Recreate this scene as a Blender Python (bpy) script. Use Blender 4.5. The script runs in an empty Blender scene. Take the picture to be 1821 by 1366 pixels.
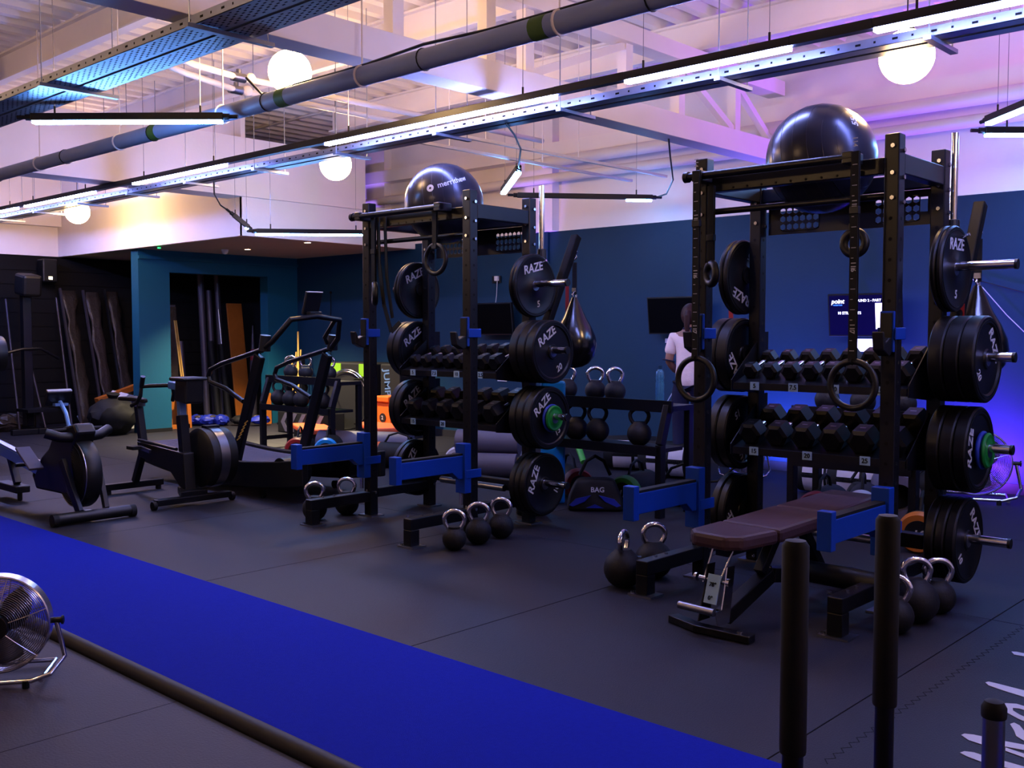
import bpy, bmesh, math, random
from mathutils import Vector, Matrix, Euler
random.seed(4)
PI = math.pi
C = bpy.context.scene.collection
sc = bpy.context.scene

# ---------------------------------------------------------------- camera
cam_d = bpy.data.cameras.new('camera'); cam = bpy.data.objects.new('camera', cam_d); C.objects.link(cam)
cam_d.sensor_width = 36; cam_d.lens = 36*1800/1821; cam_d.clip_start = .05; cam_d.clip_end = 100
YAW, PIT, CH = math.radians(42.9), math.radians(2.96), 1.4
cam.location = (0, 0, CH); cam.rotation_euler = (PI/2-PIT, 0, YAW)
sc.camera = cam
sc.view_settings.view_transform = 'Standard'; sc.view_settings.look = 'None'
sc.view_settings.gamma = 1; sc.view_settings.use_curve_mapping = False
sc.view_settings.exposure = 0.7
fw = Vector((-math.sin(YAW)*math.cos(PIT), math.cos(YAW)*math.cos(PIT), -math.sin(PIT)))
rt = Vector((math.cos(YAW), math.sin(YAW), 0)); up = rt.cross(fw)
def U(px, py, **k):            # a photo pixel to a point on a plane x=, y= or z= of the room
    d = fw + rt*((px-910.5)/1800) - up*((py-683)/1800)
    a, v = list(k.items())[0]; i = 'xyz'.index(a)
    return Vector((0, 0, CH)) + d*((v-(0, 0, CH)[i])/d[i])

# ---------------------------------------------------------------- world and big lights
w = bpy.data.worlds.new('world'); sc.world = w; w.use_nodes = True
w.node_tree.nodes['Background'].inputs[0].default_value = (.12, .09, .22, 1)
w.node_tree.nodes['Background'].inputs[1].default_value = .12
GLOBE, LED, DOWN = 64.0, 120.0, 60.0      # emission strengths of the lamps
def light(name, kind, loc, rot, energy, color, size=.2, sy=None, spot=None, aim=None):
    l = bpy.data.lights.new(name, kind); l.energy = energy; l.color = color
    if kind == 'AREA':
        l.size = size
        if sy: l.shape = 'RECTANGLE'; l.size_y = sy
    else: l.shadow_soft_size = size
    if spot: l.spot_size = math.radians(spot); l.spot_blend = .7
    o = bpy.data.objects.new(name, l); C.objects.link(o); o.location = loc
    if aim: o.rotation_euler = (Vector(aim)-Vector(loc)).to_track_quat('-Z', 'Y').to_euler()
    else: o.rotation_euler = rot
    return o
# coloured uplighter cans standing on the floor by the back wall
light('blue_uplight', 'SPOT', (-4.95, 8.75, .12), None, 170, (.10, .12, 1), .05, spot=145, aim=(-4.9, 9.3, .9))
light('purple_uplight', 'SPOT', (-3.05, 8.85, .12), None, 300, (.22, .03, 1), .05, spot=145, aim=(-2.9, 9.3, .7))
light('magenta_uplight', 'SPOT', (-1.2, 8.6, .15), None, 120, (.5, .06, 1), .05, spot=110, aim=(-1.9, 9.2, 3.6))
light('violet_uplight', 'SPOT', (-8.1, 8.6, .15), None, 420, (.3, .16, 1), .03, spot=16, aim=(-8.1, 9.2, 3.0))
light('violet_uplight', 'SPOT', (-11.17, 8.7, 2.68), None, 24, (.3, .16, 1), .03, spot=45, aim=(-11.17, 9.2, 3.6))
light('magenta_wash', 'SPOT', (-.7, 9.05, 3.68), None, 150, (.6, .05, 1), .03, spot=70, aim=(-5, 9.3, 3.95))

# ---------------------------------------------------------------- materials
def s2l(c):
    if isinstance(c, str): c = [int(c[i:i+2], 16)/255 for i in (0, 2, 4)]
    return tuple((x/12.92 if x <= .04045 else ((x+.055)/1.055)**2.4) for x in c)
M = {}
DIM = .58      # overall darkness of the paints and rubbers
def mat(name, col, rough=.5, metal=0, var=.12, scale=8, bump=0, bscale=60, emit=0, ecol=None, spec=.22, trans=0, ior=1.45, alpha=1):
    m = bpy.data.materials.new(name); m.use_nodes = True; nt = m.node_tree; b = nt.nodes['Principled BSDF']
    c = s2l(col)
    if not emit and name not in ('white_wall', 'deck_white', 'steel_white', 'pipe_grey', 'pipe_white', 'galv', 'chrome', 'steel', 'bolt', 'soffit_grey', 'shirt', 'fan_metal', 'ball_black'): c = tuple(x*DIM for x in c)
    b.inputs['Roughness'].default_value = rough; b.inputs['Metallic'].default_value = metal
    b.inputs['Specular IOR Level'].default_value = spec
    tc = nt.nodes.new('ShaderNodeTexCoord')
    if var:
        n = nt.nodes.new('ShaderNodeTexNoise'); n.inputs['Scale'].default_value = scale; n.inputs['Detail'].default_value = 5
        r = nt.nodes.new('ShaderNodeMix'); r.data_type = 'RGBA'
        r.inputs[6].default_value = (*[x*(1-var) for x in c], 1); r.inputs[7].default_value = (*[min(1, x*(1+var)) for x in c], 1)
        nt.links.new(tc.outputs['Object'], n.inputs['Vector']); nt.links.new(n.outputs['Fac'], r.inputs[0]); nt.links.new(r.outputs[2], b.inputs['Base Color'])
    else: b.inputs['Base Color'].default_value = (*c, 1)
    if bump:
        n2 = nt.nodes.new('ShaderNodeTexNoise'); n2.inputs['Scale'].default_value = bscale; n2.inputs['Detail'].default_value = 3
        bp = nt.nodes.new('ShaderNodeBump'); bp.inputs['Strength'].default_value = bump; bp.inputs['Distance'].default_value = .01
        nt.links.new(tc.outputs['Object'], n2.inputs['Vector']); nt.links.new(n2.outputs['Fac'], bp.inputs['Height']); nt.links.new(bp.outputs['Normal'], b.inputs['Normal'])
    if emit:
        b.inputs['Emission Color'].default_value = (*s2l(ecol or col), 1); b.inputs['Emission Strength'].default_value = emit
    if trans: b.inputs['Transmission Weight'].default_value = trans; b.inputs['IOR'].default_value = ior
    M[name] = m; return m
mat('floor_rubber', '1d1c26', .62, 0, .22, 1.3, .25, 160)
mat('floor_front', '3c3846', .65, 0, .12, 1.0, .2, 120)
mat('edge_rubber', '28262c', .6, 0, .1)
mat('turf', '1127bc', .95, 0, .15, 60, .6, 420, spec=.1)
mat('white_wall', 'e4dcd8', .85, 0, .05, 3, .1, 30)
mat('teal_wall', '0f3a56', .6, 0, .06, 3, .1, 30)
mat('teal_alcove', '0d566e', .6, 0, .05, 3, .1, 30)
mat('dark_wall', '100e0d', .9, 0, .15, 4, .1, 30)
mat('soffit_grey', '8f8c8a', .85, 0, .05)
mat('deck_white', 'e6ded8', .6, 0, .06, 2)
mat('steel_white', 'e6ded8', .55, 0, .06, 4)
mat('pipe_grey', '7d88a0', .45, 0, .08, 5)
mat('pipe_white', 'd6ccc4', .5, 0, .05, 5)
mat('boom_black', '050506', .6, 0, .1, 10, spec=.08)
mat('galv', '8f97a8', .38, .7, .12, 20)
mat('rack_black', '111116', .36, 0, .12, 15)
mat('black_plastic', '0c0c0e', .45, 0, .15, 10, spec=.3)
mat('black_matte', '0b0b0d', .7, 0, .15, 10)
mat('rubber', '0b0b0e', .42, 0, .15, 12)
mat('hole', '020203', .9, 0, 0)
mat('chrome', 'c9c9cf', .14, 1, .05, 10)
mat('steel', '8b8b92', .3, 1, .08, 10)
mat('bolt', 'b8b8c0', .22, 1, 0)
mat('rack_blue', '0a3ea8', .42, 0, .08, 10)
mat('print_white', 'c8c8d0', .6, 0, 0)
mat('tag_blue', '9fc3e6', .6, 0, .05)
mat('ball_black', '262630', .28, .5, .1, 4)
mat('bag_leather', '0b0a0c', .2, 0, .1, 6, spec=.5)
mat('kettle', '17171b', .6, 0, .2, 20, .15, 80)
mat('green', '16802e', .4, 0, .08)
mat('blue_plate', '2038a0', .4, 0, .08)
mat('red', '8e1c22', .5, 0, .1)
mat('lime', '3f9a38', .5, 0, .1)
mat('bag_white', 'c6c0c8', .6, 0, .06)
mat('orange', 'd86018', .5, 0, .1)
mat('orange_step', 'e0603a', .5, 0, .1)
mat('ply_green', '6a9a1c', .6, 0, .08)
mat('wood', 'b5651d', .55, 0, .2, 12)
mat('cane', 'd9a850', .5, 0, .1)
mat('brown_pad', '4a3236', .5, 0, .12, 10, .1, 60)
mat('mat_grey', '5b5668', .6, 0, .1)
mat('screen', '030305', .6, 0, 0, spec=.03)
mat('screen_on', '0c0a2a', .3, 0, 0, emit=.05, ecol='1a1060', spec=.03)
mat('screen_text', 'ffffff', .5, 0, 0, emit=1.0, ecol='e8f0ff')
mat('screen_blue', '3a70ff', .5, 0, 0, emit=1.6, ecol='3a70ff')
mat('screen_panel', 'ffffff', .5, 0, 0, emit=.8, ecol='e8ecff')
mat('paper', 'e9e9ee', .7, 0, .03, emit=0)
mat('skin', 'a87a68', .5, 0, .08)
mat('hair', '3a1c18', .6, 0, .2, 40)
mat('shirt', 'c9b4b4', .85, 0, .08, 20, .3, 40)
mat('trousers', '14163a', .8, 0, .1)
mat('film', '3e3630', .3, 0, .5, 14, .8, 30)
mat('tube_grey', '55505a', .4, .4, .1)
mat('olive', '35402a', .8, 0, .1)
mat('blue_kit', '1c2c9c', .5, 0, .15)
mat('band_red', 'a82420', .6, 0, .1)
mat('sky_bar', '0e86d8', .4, 0, .05)
mat('clear_blue', '5fb0d8', .15, 0, .05, trans=.6)
mat('rail_blue', '7fa6e0', .3, .6, .06)
mat('tape_green', '5a7a30', .6, 0, .1)
mat('globe', 'fff4e0', .4, 0, 0, emit=GLOBE, ecol='ffcd90')
mat('led', 'ffffff', .4, 0, 0, emit=LED, ecol='8f9cff')
mat('led_cyan', 'ffffff', .4, 0, 0, emit=LED*.8, ecol='6ca8ff')
mat('downlamp', 'ffffff', .4, 0, 0, emit=DOWN, ecol='ffd8a0')
mat('can_blue', '2030ff', .4, 0, 0, emit=14, ecol='2438ff')
mat('can_purple', '9020ff', .4, 0, 0, emit=10, ecol='8a30ff')
mat('exit_green', '20ff60', .4, 0, 0, emit=3, ecol='20ff60')
mat('fan_metal', 'a9a4ae', .25, .9, .08)
mat('blade_metal', '6a6670', .35, .8, .08)

# ---------------------------------------------------------------- mesh helpers
class MB:
    def __init__(s): s.bm = bmesh.new(); s.smooth = False
    def box(s, c, d, rot=None):
        m = Matrix.Translation(Vector(c))
        if rot is not None: m = m @ (rot if isinstance(rot, Matrix) else Euler(rot).to_matrix().to_4x4())
        bmesh.ops.create_cube(s.bm, size=1, matrix=m @ Matrix.Diagonal((*d, 1))); return s
    def bb(s, x0, x1, y0, y1, z0, z1): return s.box(((x0+x1)/2, (y0+y1)/2, (z0+z1)/2), (x1-x0, y1-y0, z1-z0))
    def bar(s, a, b, wd, hd=None, upv=(0, 0, 1)):      # rectangular bar from a to b
        a, b = Vector(a), Vector(b); d = b-a; L = d.length; y = d.normalized(); hd = hd or wd
        u = Vector(upv)
        if abs(u.dot(y)) > .98: u = Vector((0, 1, 0))
        x = y.cross(u).normalized(); z = x.cross(y)
        m = Matrix((x, y, z)).transposed().to_4x4(); m.translation = (a+b)/2
        bmesh.ops.create_cube(s.bm, size=1, matrix=m @ Matrix.Diagonal((wd, L, hd, 1))); return s
    def cyl(s, a, b, r, r2=None, n=16, caps=True):
        a, b = Vector(a), Vector(b); d = b-a
        m = d.to_track_quat('Z', 'Y').to_matrix().to_4x4(); m.translation = (a+b)/2
        bmesh.ops.create_cone(s.bm, cap_ends=caps, segments=n, radius1=r, radius2=r if r2 is None else r2, depth=d.length, matrix=m); return s
    def sph(s, c, r, n=20, sc3=(1, 1, 1)):
        bmesh.ops.create_uvsphere(s.bm, u_segments=n, v_segments=max(6, n*2//3), radius=r, matrix=Matrix.Translation(Vector(c)) @ Matrix.Diagonal((*sc3, 1))); s.smooth = True; return s
    def tube(s, pts, r, n=8, closed=False):
        pts = [Vector(p) for p in pts]; N = len(pts); rings = []; prev = None
        rr = r if isinstance(r, (list, tuple)) else [r]*N
        for i, p in enumerate(pts):
            if closed: t = (pts[(i+1) % N]-pts[i-1]).normalized()
            elif i == 0: t = (pts[1]-p).normalized()
            elif i == N-1: t = (p-pts[-2]).normalized()
            else: t = ((pts[i+1]-p).normalized()+(p-pts[i-1]).normalized()).normalized()
            if prev is None:
                u = Vector((0, 0, 1)) if abs(t.z) < .9 else Vector((1, 0, 0))
                x = t.cross(u).normalized()
            else:
                x = (prev-t*prev.dot(t)); x = x.normalized() if x.length > 1e-6 else t.orthogonal().normalized()
            prev = x; y = t.cross(x)
            rings.append([s.bm.verts.new(p+(x*math.cos(a)+y*math.sin(a))*rr[i]) for a in [2*PI*k/n for k in range(n)]])
        for i in range(N if closed else N-1):
            A, B = rings[i], rings[(i+1) % N]
            for k in range(n): s.bm.faces.new((A[k], A[(k+1) % n], B[(k+1) % n], B[k]))
        if not closed: s.bm.faces.new(rings[0][::-1]); s.bm.faces.new(rings[-1])
        s.smooth = True; return s
    def ring(s, c, nrm, R, r, n=24, m=8, a0=0, a1=2*PI):
        nrm = Vector(nrm).normalized(); x = nrm.orthogonal().normalized()
        if abs(nrm.z) < .99: x = Vector((0, 0, 1)) - nrm*nrm.z; x.normalize()
        y = nrm.cross(x); c = Vector(c)
        full = abs(a1-a0-2*PI) < 1e-4; k = n if full else n+1
        return s.tube([c+(x*math.cos(a0+(a1-a0)*i/n)+y*math.sin(a0+(a1-a0)*i/n))*R for i in range(k)], r, m, full)
    def lathe(s, prof, c=(0, 0, 0), axis='Z', n=24, loop=False):
        c = Vector(c); rings = []
        for (r, h) in prof:
            rg = []
            for k in range(n):
                a = 2*PI*k/n; x, y = r*math.cos(a), r*math.sin(a)
                v = (x, y, h) if axis == 'Z' else ((h, x, y) if axis == 'X' else (y, h, x))
                rg.append(s.bm.verts.new(c+Vector(v)))
            rings.append(rg)
        for A, B in zip(rings, rings[1:]+(rings[:1] if loop else [])):
            for k in range(n): s.bm.faces.new((A[k], A[(k+1) % n], B[(k+1) % n], B[k]))
        if loop: s.smooth = True; return s
        s.bm.faces.new(rings[0][::-1]); s.bm.faces.new(rings[-1]); s.smooth = True; return s
    def poly(s, pts, th, axis):                     # extruded outline; pts 3-D, th vector
        a = [s.bm.verts.new(Vector(p)) for p in pts]; b = [s.bm.verts.new(Vector(p)+Vector(axis)*th) for p in pts]
        s.bm.faces.new(a); s.bm.faces.new(b[::-1]); n = len(a)
        for i in range(n): s.bm.faces.new((a[i], b[i], b[(i+1) % n], a[(i+1) % n]))
        return s
    def mesh(s, name, m, sm=None):
        bmesh.ops.remove_doubles(s.bm, verts=s.bm.verts, dist=1e-6)
        bmesh.ops.recalc_face_normals(s.bm, faces=s.bm.faces)
        me = bpy.data.meshes.new(name); s.bm.to_mesh(me); s.bm.free()
        me.materials.append(M[m])
        if sm or (sm is None and s.smooth):
            me.polygons.foreach_set('use_smooth', [True]*len(me.polygons))
            me.set_sharp_from_angle(angle=math.radians(40))
        return me
def obj(name, mb, m, parent=None, bev=0, sm=None):
    me = mb if isinstance(mb, bpy.types.Mesh) else mb.mesh(name, m, sm)
    o = bpy.data.objects.new(name, me); C.objects.link(o)
    if parent: o.parent = parent
    if bev:
        b = o.modifiers.new('bevel', 'BEVEL'); b.width = bev; b.segments = 2; b.limit_method = 'ANGLE'; b.angle_limit = math.radians(40)
    return o
def thing(name, label, cat, loc=(0, 0, 0), rz=0, group=None):
    o = bpy.data.objects.new(name, None); C.objects.link(o); o.empty_display_size = .1
    o.location = loc; o.rotation_euler = (0, 0, rz); o['label'] = label; o['category'] = cat
    if group: o['group'] = group
    return o
def tag(o, label, cat, group=None):
    o['label'] = label; o['category'] = cat
    if group: o['group'] = group
    return o
def struct(name, mb, m, parent=None, **k):
    o = obj(name, mb, m, parent, **k)
    if not parent: o['kind'] = 'structure'
    return o
def stuff(o): o['kind'] = 'stuff'; return o
def dup(src, loc=None, rz=None, label=None, group=None, parent=None):
    r = src.copy(); C.objects.link(r); r.parent = parent
    if loc is not None: r.location = loc
    if rz is not None: r.rotation_euler = (0, 0, rz)
    if label: r['label'] = label
    if group: r['group'] = group
    for ch in list(src.children): dup(ch, parent=r)
    return r
TX = {}
def text_mesh(s, size, m, ext=.0012, shear=0):
    k = (s, size, m, ext, shear)
    if k in TX: return TX[k]
    cu = bpy.data.curves.new('lettering', 'FONT'); cu.body = s; cu.size = size; cu.extrude = ext; cu.shear = shear
    cu.align_x = 'CENTER'; cu.align_y = 'CENTER'; cu.offset = size*.018; cu.resolution_u = 3
    t = bpy.data.objects.new('tmp', cu); C.objects.link(t)
    bpy.context.view_layer.update()
    me = bpy.data.meshes.new_from_object(t.evaluated_get(bpy.context.evaluated_depsgraph_get()))
    bpy.data.objects.remove(t); me.materials.clear(); me.materials.append(M[m]); TX[k] = me; return me
def text(s, size, m, parent, loc, X, Y, name='lettering', **k):    # X = reading direction, Y = up of the letters
    o = bpy.data.objects.new(name, text_mesh(s, size, m, **k)); C.objects.link(o); o.parent = parent
    X = Vector(X).normalized(); Y = Vector(Y).normalized(); Z = X.cross(Y)
    mm = Matrix((X, Y, Z)).transposed().to_4x4(); mm.translation = Vector(loc); o.matrix_local = mm; return o
def arc(c, R, a0, a1, n, plane='XZ'):
    out = []
    for i in range(n+1):
        a = a0+(a1-a0)*i/n; u, v = R*math.cos(a), R*math.sin(a)
        out.append({'XZ': (c[0]+u, c[1], c[2]+v), 'YZ': (c[0], c[1]+u, c[2]+v), 'XY': (c[0]+u, c[1]+v, c[2])}[plane])
    return out
# ================================================================ the room
f = struct('floor', MB().bb(-15.6, 3, -4, 9.35, -.12, -.012), 'edge_rubber')
ys = [2.935, 5.15, 7.25, 9.3]; xs = [-15.5+i*1.735 for i in range(8)]+[-1.6, .7, 3]
for i in range(len(xs)-1):
    for j in range(3):
        obj('floor_tile', MB().bb(xs[i]+.0025, xs[i+1]-.0025, ys[j]+.0025, ys[j+1]-.0025, -.02, 0), 'floor_rubber', f, bev=.002)
for i, x in enumerate([-15.5, -9.5, -3.5]):
    obj('floor_sheet', MB().bb(x, min(3, x+6)-.004 if i < 2 else 3, -4, 1.9, -.02, -.002), 'floor_front', f)
# zig-zag interlocking edge of the printed mat on the right
zz = MB(); y = 3.05; k = 0
while y < 5.1:
    s_ = .012 if k % 2 else -.012
    zz.bar((-1.45-s_, y, .0003), (-1.45+s_, y+.03, .0003), .0035, .0008); y += .03; k += 1
stuff(obj('interlocking_teeth', zz, 'hole', f))
tag(obj('turf_track', MB().bb(-15.4, 2.5, 1.985, 2.925, -.02, .012), 'turf'), 'bright blue artificial turf lane running across the gym floor', 'turf lane')
e = obj('floor_edging', MB().tube([(-15.4, 1.94, .005), (2.5, 1.94, .005)], .034, 12), 'edge_rubber'); tag(e, 'round dark grey rubber edging along the near side of the blue turf', 'edging')
# script lettering printed on the mat, lower right
lt = thing('floor_lettering', 'large white brush-script letters printed on the dark floor mat', 'floor lettering', (-1.1, 3.8, .0))
ink = lt
def stroke(px, th=.0015):
    P = [U(a/4.19+1560, b/4.19+1040, z=.0015)-Vector((-1.1, 3.8, 0)) for a, b in px]
    obj('letter_stroke', MB().poly(P, th, (0, 0, 1)), 'print_white', lt)
stroke([(1000, 500), (1040, 502), (1100, 515), (1300, 590), (1300, 620), (1094, 535), (1020, 522)])
stroke([(806, 730), (830, 724), (900, 740), (1094, 790), (1250, 830), (1250, 880), (1094, 838), (940, 790), (830, 752)])
stroke([(912, 895), (960, 885), (1040, 890), (1150, 925), (1150, 955), (1060, 925), (1010, 920), (1012, 940), (1060, 970), (1150, 1010), (1150, 1045), (1050, 1000), (960, 950)])
stroke([(990, 1040), (1020, 1030), (1060, 1050), (1094, 1090), (1180, 1130), (1180, 1190), (1094, 1165), (1035, 1130), (1020, 1090)])
stroke([(625, 1122), (650, 1112), (720, 1120), (960, 1170), (1120, 1200), (1120, 1240), (960, 1210), (790, 1196), (680, 1160)])
stroke([(616, 1254), (650, 1243), (720, 1252), (790, 1275), (960, 1320), (1100, 1360), (1100, 1400), (960, 1365), (780, 1324), (670, 1282)])
stroke([(955, 1215), (1094, 1262), (1200, 1300), (1200, 1325), (1094, 1290), (955, 1240)])

# back wall, with a teal lower band and white above
struct('wall_back', MB().bb(-13.35, 3, 9.3, 9.45, -.1, 2.6), 'teal_wall')
struct('wall_back_upper', MB().bb(-15.5, 3, 9.303, 9.45, 2.6, 4.3), 'white_wall')
struct('baseboard_back', MB().bb(-13.2, 3, 9.285, 9.3, 0, .09), 'edge_rubber')
for x in (-11.17, -8.1):
    struct('trim_1' if x < -9 else 'trim_2', MB().bb(x-.22, x+.22, 9.18, 9.303, 2.6 if x > -9 else 2.6, 4.12), 'white_wall')
struct('trim_3', MB().bb(-8.2, -8.02, 9.26, 9.3, 0, 2.6), 'teal_wall')
struct('trim_4', MB().bb(-15.4, 3, 9.12, 9.3, 3.46, 3.62), 'steel_white')
struct('wall_right', MB().bb(3, 3.1, -4, 9.4, -.1, 4.3), 'white_wall')
struct('wall_front', MB().bb(-15.6, 3, -4.1, -4, -.1, 4.3), 'white_wall')
# left wall: dark boarded below, white above with a proud band
struct('wall_left', MB().bb(-15.6, -15.5, -4, 9.35, -.1, 2.53), 'dark_wall')
wl = bpy.data.objects['wall_left']
for i in range(12):
    obj('cladding_board', MB().bb(-15.5, -15.485, -4, 9.3, .02+i*.208, .02+i*.208+.196), 'dark_wall', wl)
struct('wall_left_upper', MB().bb(-15.62, -15.5, -4, 6.65, 2.53, 4.3).bb(-15.5, -15.36, -4, 6.6, 2.97, 4.2), 'white_wall')
# boxed-in lower ceiling over the alcove
struct('ceiling_soffit', MB().bb(-15.5, -10.46, 6.66, 9.3, 2.53, 2.6), 'soffit_grey')
struct('wall_store', MB().bb(-15.5, -13.35, 9.25, 9.4, 0, 2.53), 'dark_wall')
struct('wall_bulkhead', MB().bb(-15.5, -10.46, 6.6, 6.66, 2.528, 4.15).bb(-10.5, -10.45, 6.6, 9.3, 2.528, 3.03), 'white_wall')
struct('wall_upper', MB().bb(-10.75, -10.4, -4, 8.4, 2.98, 3.66), 'white_wall')
struct('trim_5', MB().bb(-10.455, -10.44, 6.7, 9.28, 3.0, 3.03), 'steel_white')
# teal wall with the open store doorway
wa = struct('wall_alcove', MB().bb(-13.4, -13.2, 6.7, 7.16, 0, 2.53).bb(-13.4, -13.2, 8.76, 9.3, 0, 2.53).bb(-13.4, -13.2, 7.16, 8.76, 2.23, 2.53), 'teal_alcove')
obj('ledge', MB().bb(-13.2, -13.17, 6.7, 9.3, 2.4, 2.44), 'teal_alcove', wa)
struct('baseboard_alcove', MB().bb(-13.2, -13.185, 6.7, 7.16, 0, .05), 'black_matte')
# corrugated roof deck
dk = MB(); P = .26; x = -15.6; v = []
while x < 3:
    v += [(x, 4.15), (x+.09, 4.15), (x+.13, 4.22), (x+.22, 4.22)]; x += P
a = [dk.bm.verts.new((p[0], -4, p[1])) for p in v]; b = [dk.bm.verts.new((p[0], 9.4, p[1])) for p in v]
for i in range(len(v)-1): dk.bm.faces.new((a[i], a[i+1], b[i+1], b[i]))
struct('ceiling', dk, 'deck_white')
struct('ceiling_backing', MB().bb(-15.7, 3.1, -4.1, 9.5, 4.32, 4.36), 'dark_wall')
for i, y in enumerate((-3.4, -1.55, .35, 2.2, 4.05, 5.92, 7.82)):
    tag(obj('purlin', MB().bb(-15.3 if y < 6 else -10.3, 3, y-.012, y+.012, 3.87, 4.148).bb(-15.3 if y < 6 else -10.3, 3, y-.075, y-.012, 3.87, 3.885).bb(-15.3, 3, y-.06, y-.012, 4.13, 4.149), 'steel_white'),
        ['white steel purlin over the near end of the room, fourth row out of frame', 'white steel purlin third row out of frame', 'white steel purlin above the camera', 'white steel purlin above the wide perforated tray', 'white steel roof purlin above the grey drain pipe', 'white steel roof purlin above the long LED run', 'white steel roof purlin nearest the back wall'][i], 'roof beam', 'roof purlins')
tr = thing('roof_truss', 'white welded steel lattice truss spanning towards the back wall', 'truss', (-4.98, 0, 3.05))
obj('bottom_chord', MB().bb(-.1, .1, -4, 9.2, 0, .2), 'steel_white', tr, bev=.004)
obj('top_chord', MB().bb(-.09, .09, -4, 9.2, .66, .80), 'steel_white', tr, bev=.004)
for y in (-2.2, -.6, 1, 2.3, 3.3, 4.26, 5.1, 5.5, 6.7, 7.46, 8.39):
    obj('lattice_post', MB().bb(-.045, .045, y-.045, y+.045, .2, .66), 'steel_white', tr)
for y0, y1 in ((-.6, 1), (1, 2.3), (2.3, 3.3), (5.5, 6.7), (8.39, 7.46), (9.1, 8.39)):
    obj('lattice_brace', MB().bar((0, y0, .2), (0, y1, .66), .06, .06), 'steel_white', tr)
# wall pipes
tag(obj('wall_pipe', MB().cyl((-11.3, 9.1, 3.2), (3, 9.1, 3.2), .055), 'pipe_white', sm=True), 'white pipe running along the top of the back wall, lower of two', 'pipe')
tag(obj('wall_pipe', MB().cyl((-7.9, 9.05, 3.38), (3, 9.05, 3.38), .065), 'pipe_white', sm=True), 'thicker white pipe running along the back wall, upper of two', 'pipe')
for x in (-6.3, -5.87):
    tag(obj('ceiling_rail', MB().bb(x-.015, x+.015, 5.5, 8.6, 2.95, 2.975), 'steel_white'), 'thin white hanging channel, %s of two behind the cable tray' % ('left' if x < -6 else 'right'), 'rail')
    for y in (6, 7.2): tag(obj('rail_hanger', MB().cyl((x, y, 2.97), (x, y, 4.15), .004, n=6), 'steel_white'), 'thin rod holding the %s hanging channel, %s one' % ('left' if x < -6 else 'right', 'near' if y < 7 else 'far'), 'rod')
# grey drain pipe
gp = thing('drain_pipe', 'long blue-grey pipe slung under the roof', 'pipe', (0, 3.9, 2.93))
obj('pipe_run', MB().cyl((-15.3, 0, 0), (2.5, 0, 0), .058, n=20), 'pipe_grey', gp, sm=True)
for i in range(8):
    x = -12.6+i*1.55
    obj('pipe_clamp', MB().ring((x, 0, 0), (1, 0, 0), .061, .008, 16, 6), 'pipe_white', gp)
    obj('hanger_rod', MB().cyl((x, 0, .06), (x, 0, 1.2), .006, n=6), 'pipe_white', gp)
    obj('cable_tie', MB().ring((x+.55, 0, 0), (1, 0, 0), .061, .004, 16, 5), 'black_plastic', gp)
for x in (-7.35, -5.65, -3.42): obj('tape_band', MB().cyl((x-.05, 0, 0), (x+.05, 0, 0), .0595, n=20), 'tape_green', gp, sm=True)
obj('cable', MB().tube([(-6.1, 0, .2), (-5.9, 0, .05), (-5.5, 0, .063), (-4.8, 0, .064), (-4.3, 0, .085), (-3.8, 0, .064), (-3, 0, .064), (1, 0, .064)], .009, 6), 'black_plastic', gp)
# white water pipes by the second globe
wp = thing('water_pipes', 'pair of bright white pipes with brass valves beside the globe lamp', 'pipe', (-6.6, 3.7, 3.3))
o0 = Vector((-6.6, 3.7, 3.3))
def gp_(px, py, z): return U(px, py, z=z)-o0
for k, (a, b, c0) in enumerate((((345, 115), (425, 138), (900, 262)), ((330, 130), (420, 160), (700, 240)))):
    A, B, D = gp_(*a, 3.3), gp_(*b, 3.3), gp_(*c0, 3.3)
    D = Vector((B.x, D.y, B.z))
    obj('pipe_run', MB().tube([A+Vector((-.1, -.3, .1)), A, B, D], .024, 10), 'pipe_white', wp)
    obj('valve', MB().cyl(B-Vector((0, .06, 0)), B+Vector((0, .05, 0)), .034).cyl(B, B+Vector((0, 0, .06)), .02), 'steel', wp)
    obj('valve_handle', MB().sph(B+Vector((.0, .1, .01)), .042, 12), 'pipe_white', wp)

# cable trays with slotted flanges
def tray(name, label, y0, chans, z, x0, x1, step=.1, floorholes=False, hang=None):
    t = thing(name, label, 'cable tray', (0, y0, z)); h = MB(); fl = MB()
    for (a, b) in chans:
        m = MB().bb(x0, x1, a, b, 0, .003).bb(x0, x1, a, a+.003, 0, .05).bb(x0, x1, b-.003, b, 0, .05)
        obj('tray_channel', m, 'galv', t)
        x = x0+.1; k = 0
        while x < x1-.1:
            L = .012 if k % 2 else .03
            for yy in (a-.0005, b-.0035): h.bb(x, x+L, yy, yy+.004, .02, .032)
            x += step; k += 1
        if floorholes:
            x = max(x0, -8.5); r = 0
            while x < -3.8:
                for q in range(4):
                    yy = a+.02+(b-a-.04)*(q+.5*(r % 2))/4
                    fl.bb(x, x+.022, yy, yy+.007, -.0008, .0038)
                x += .042; r += 1
    stuff(obj('slots', h, 'hole', t))
    if floorholes: stuff(obj('perforations', fl, 'hole', t))
    for i, x in enumerate(hang):
        y1 = chans[0][0]-.05; y2 = chans[-1][1]+.12
        obj('cross_bracket', MB().bb(x-.02, x+.02, y1, y2, -.026, -.004), 'galv', t)
        obj('hanger_rod', MB().cyl((x, y1+.02, -.02), (x, y1+.02, 4.15-z), .004, n=6), 'galv', t)
        obj('hanger_rod', MB().cyl((x, y2-.03, -.02), (x, y2-.03, 4.15-z), .004, n=6), 'galv', t)
    return t
tray('cable_tray', 'long narrow twin galvanised cable tray beside the LED run', 5.28, [(0, .09), (.12, .21)], 2.9, -15.3, 2, hang=[-14.2+1.22*i for i in range(13)])
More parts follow.
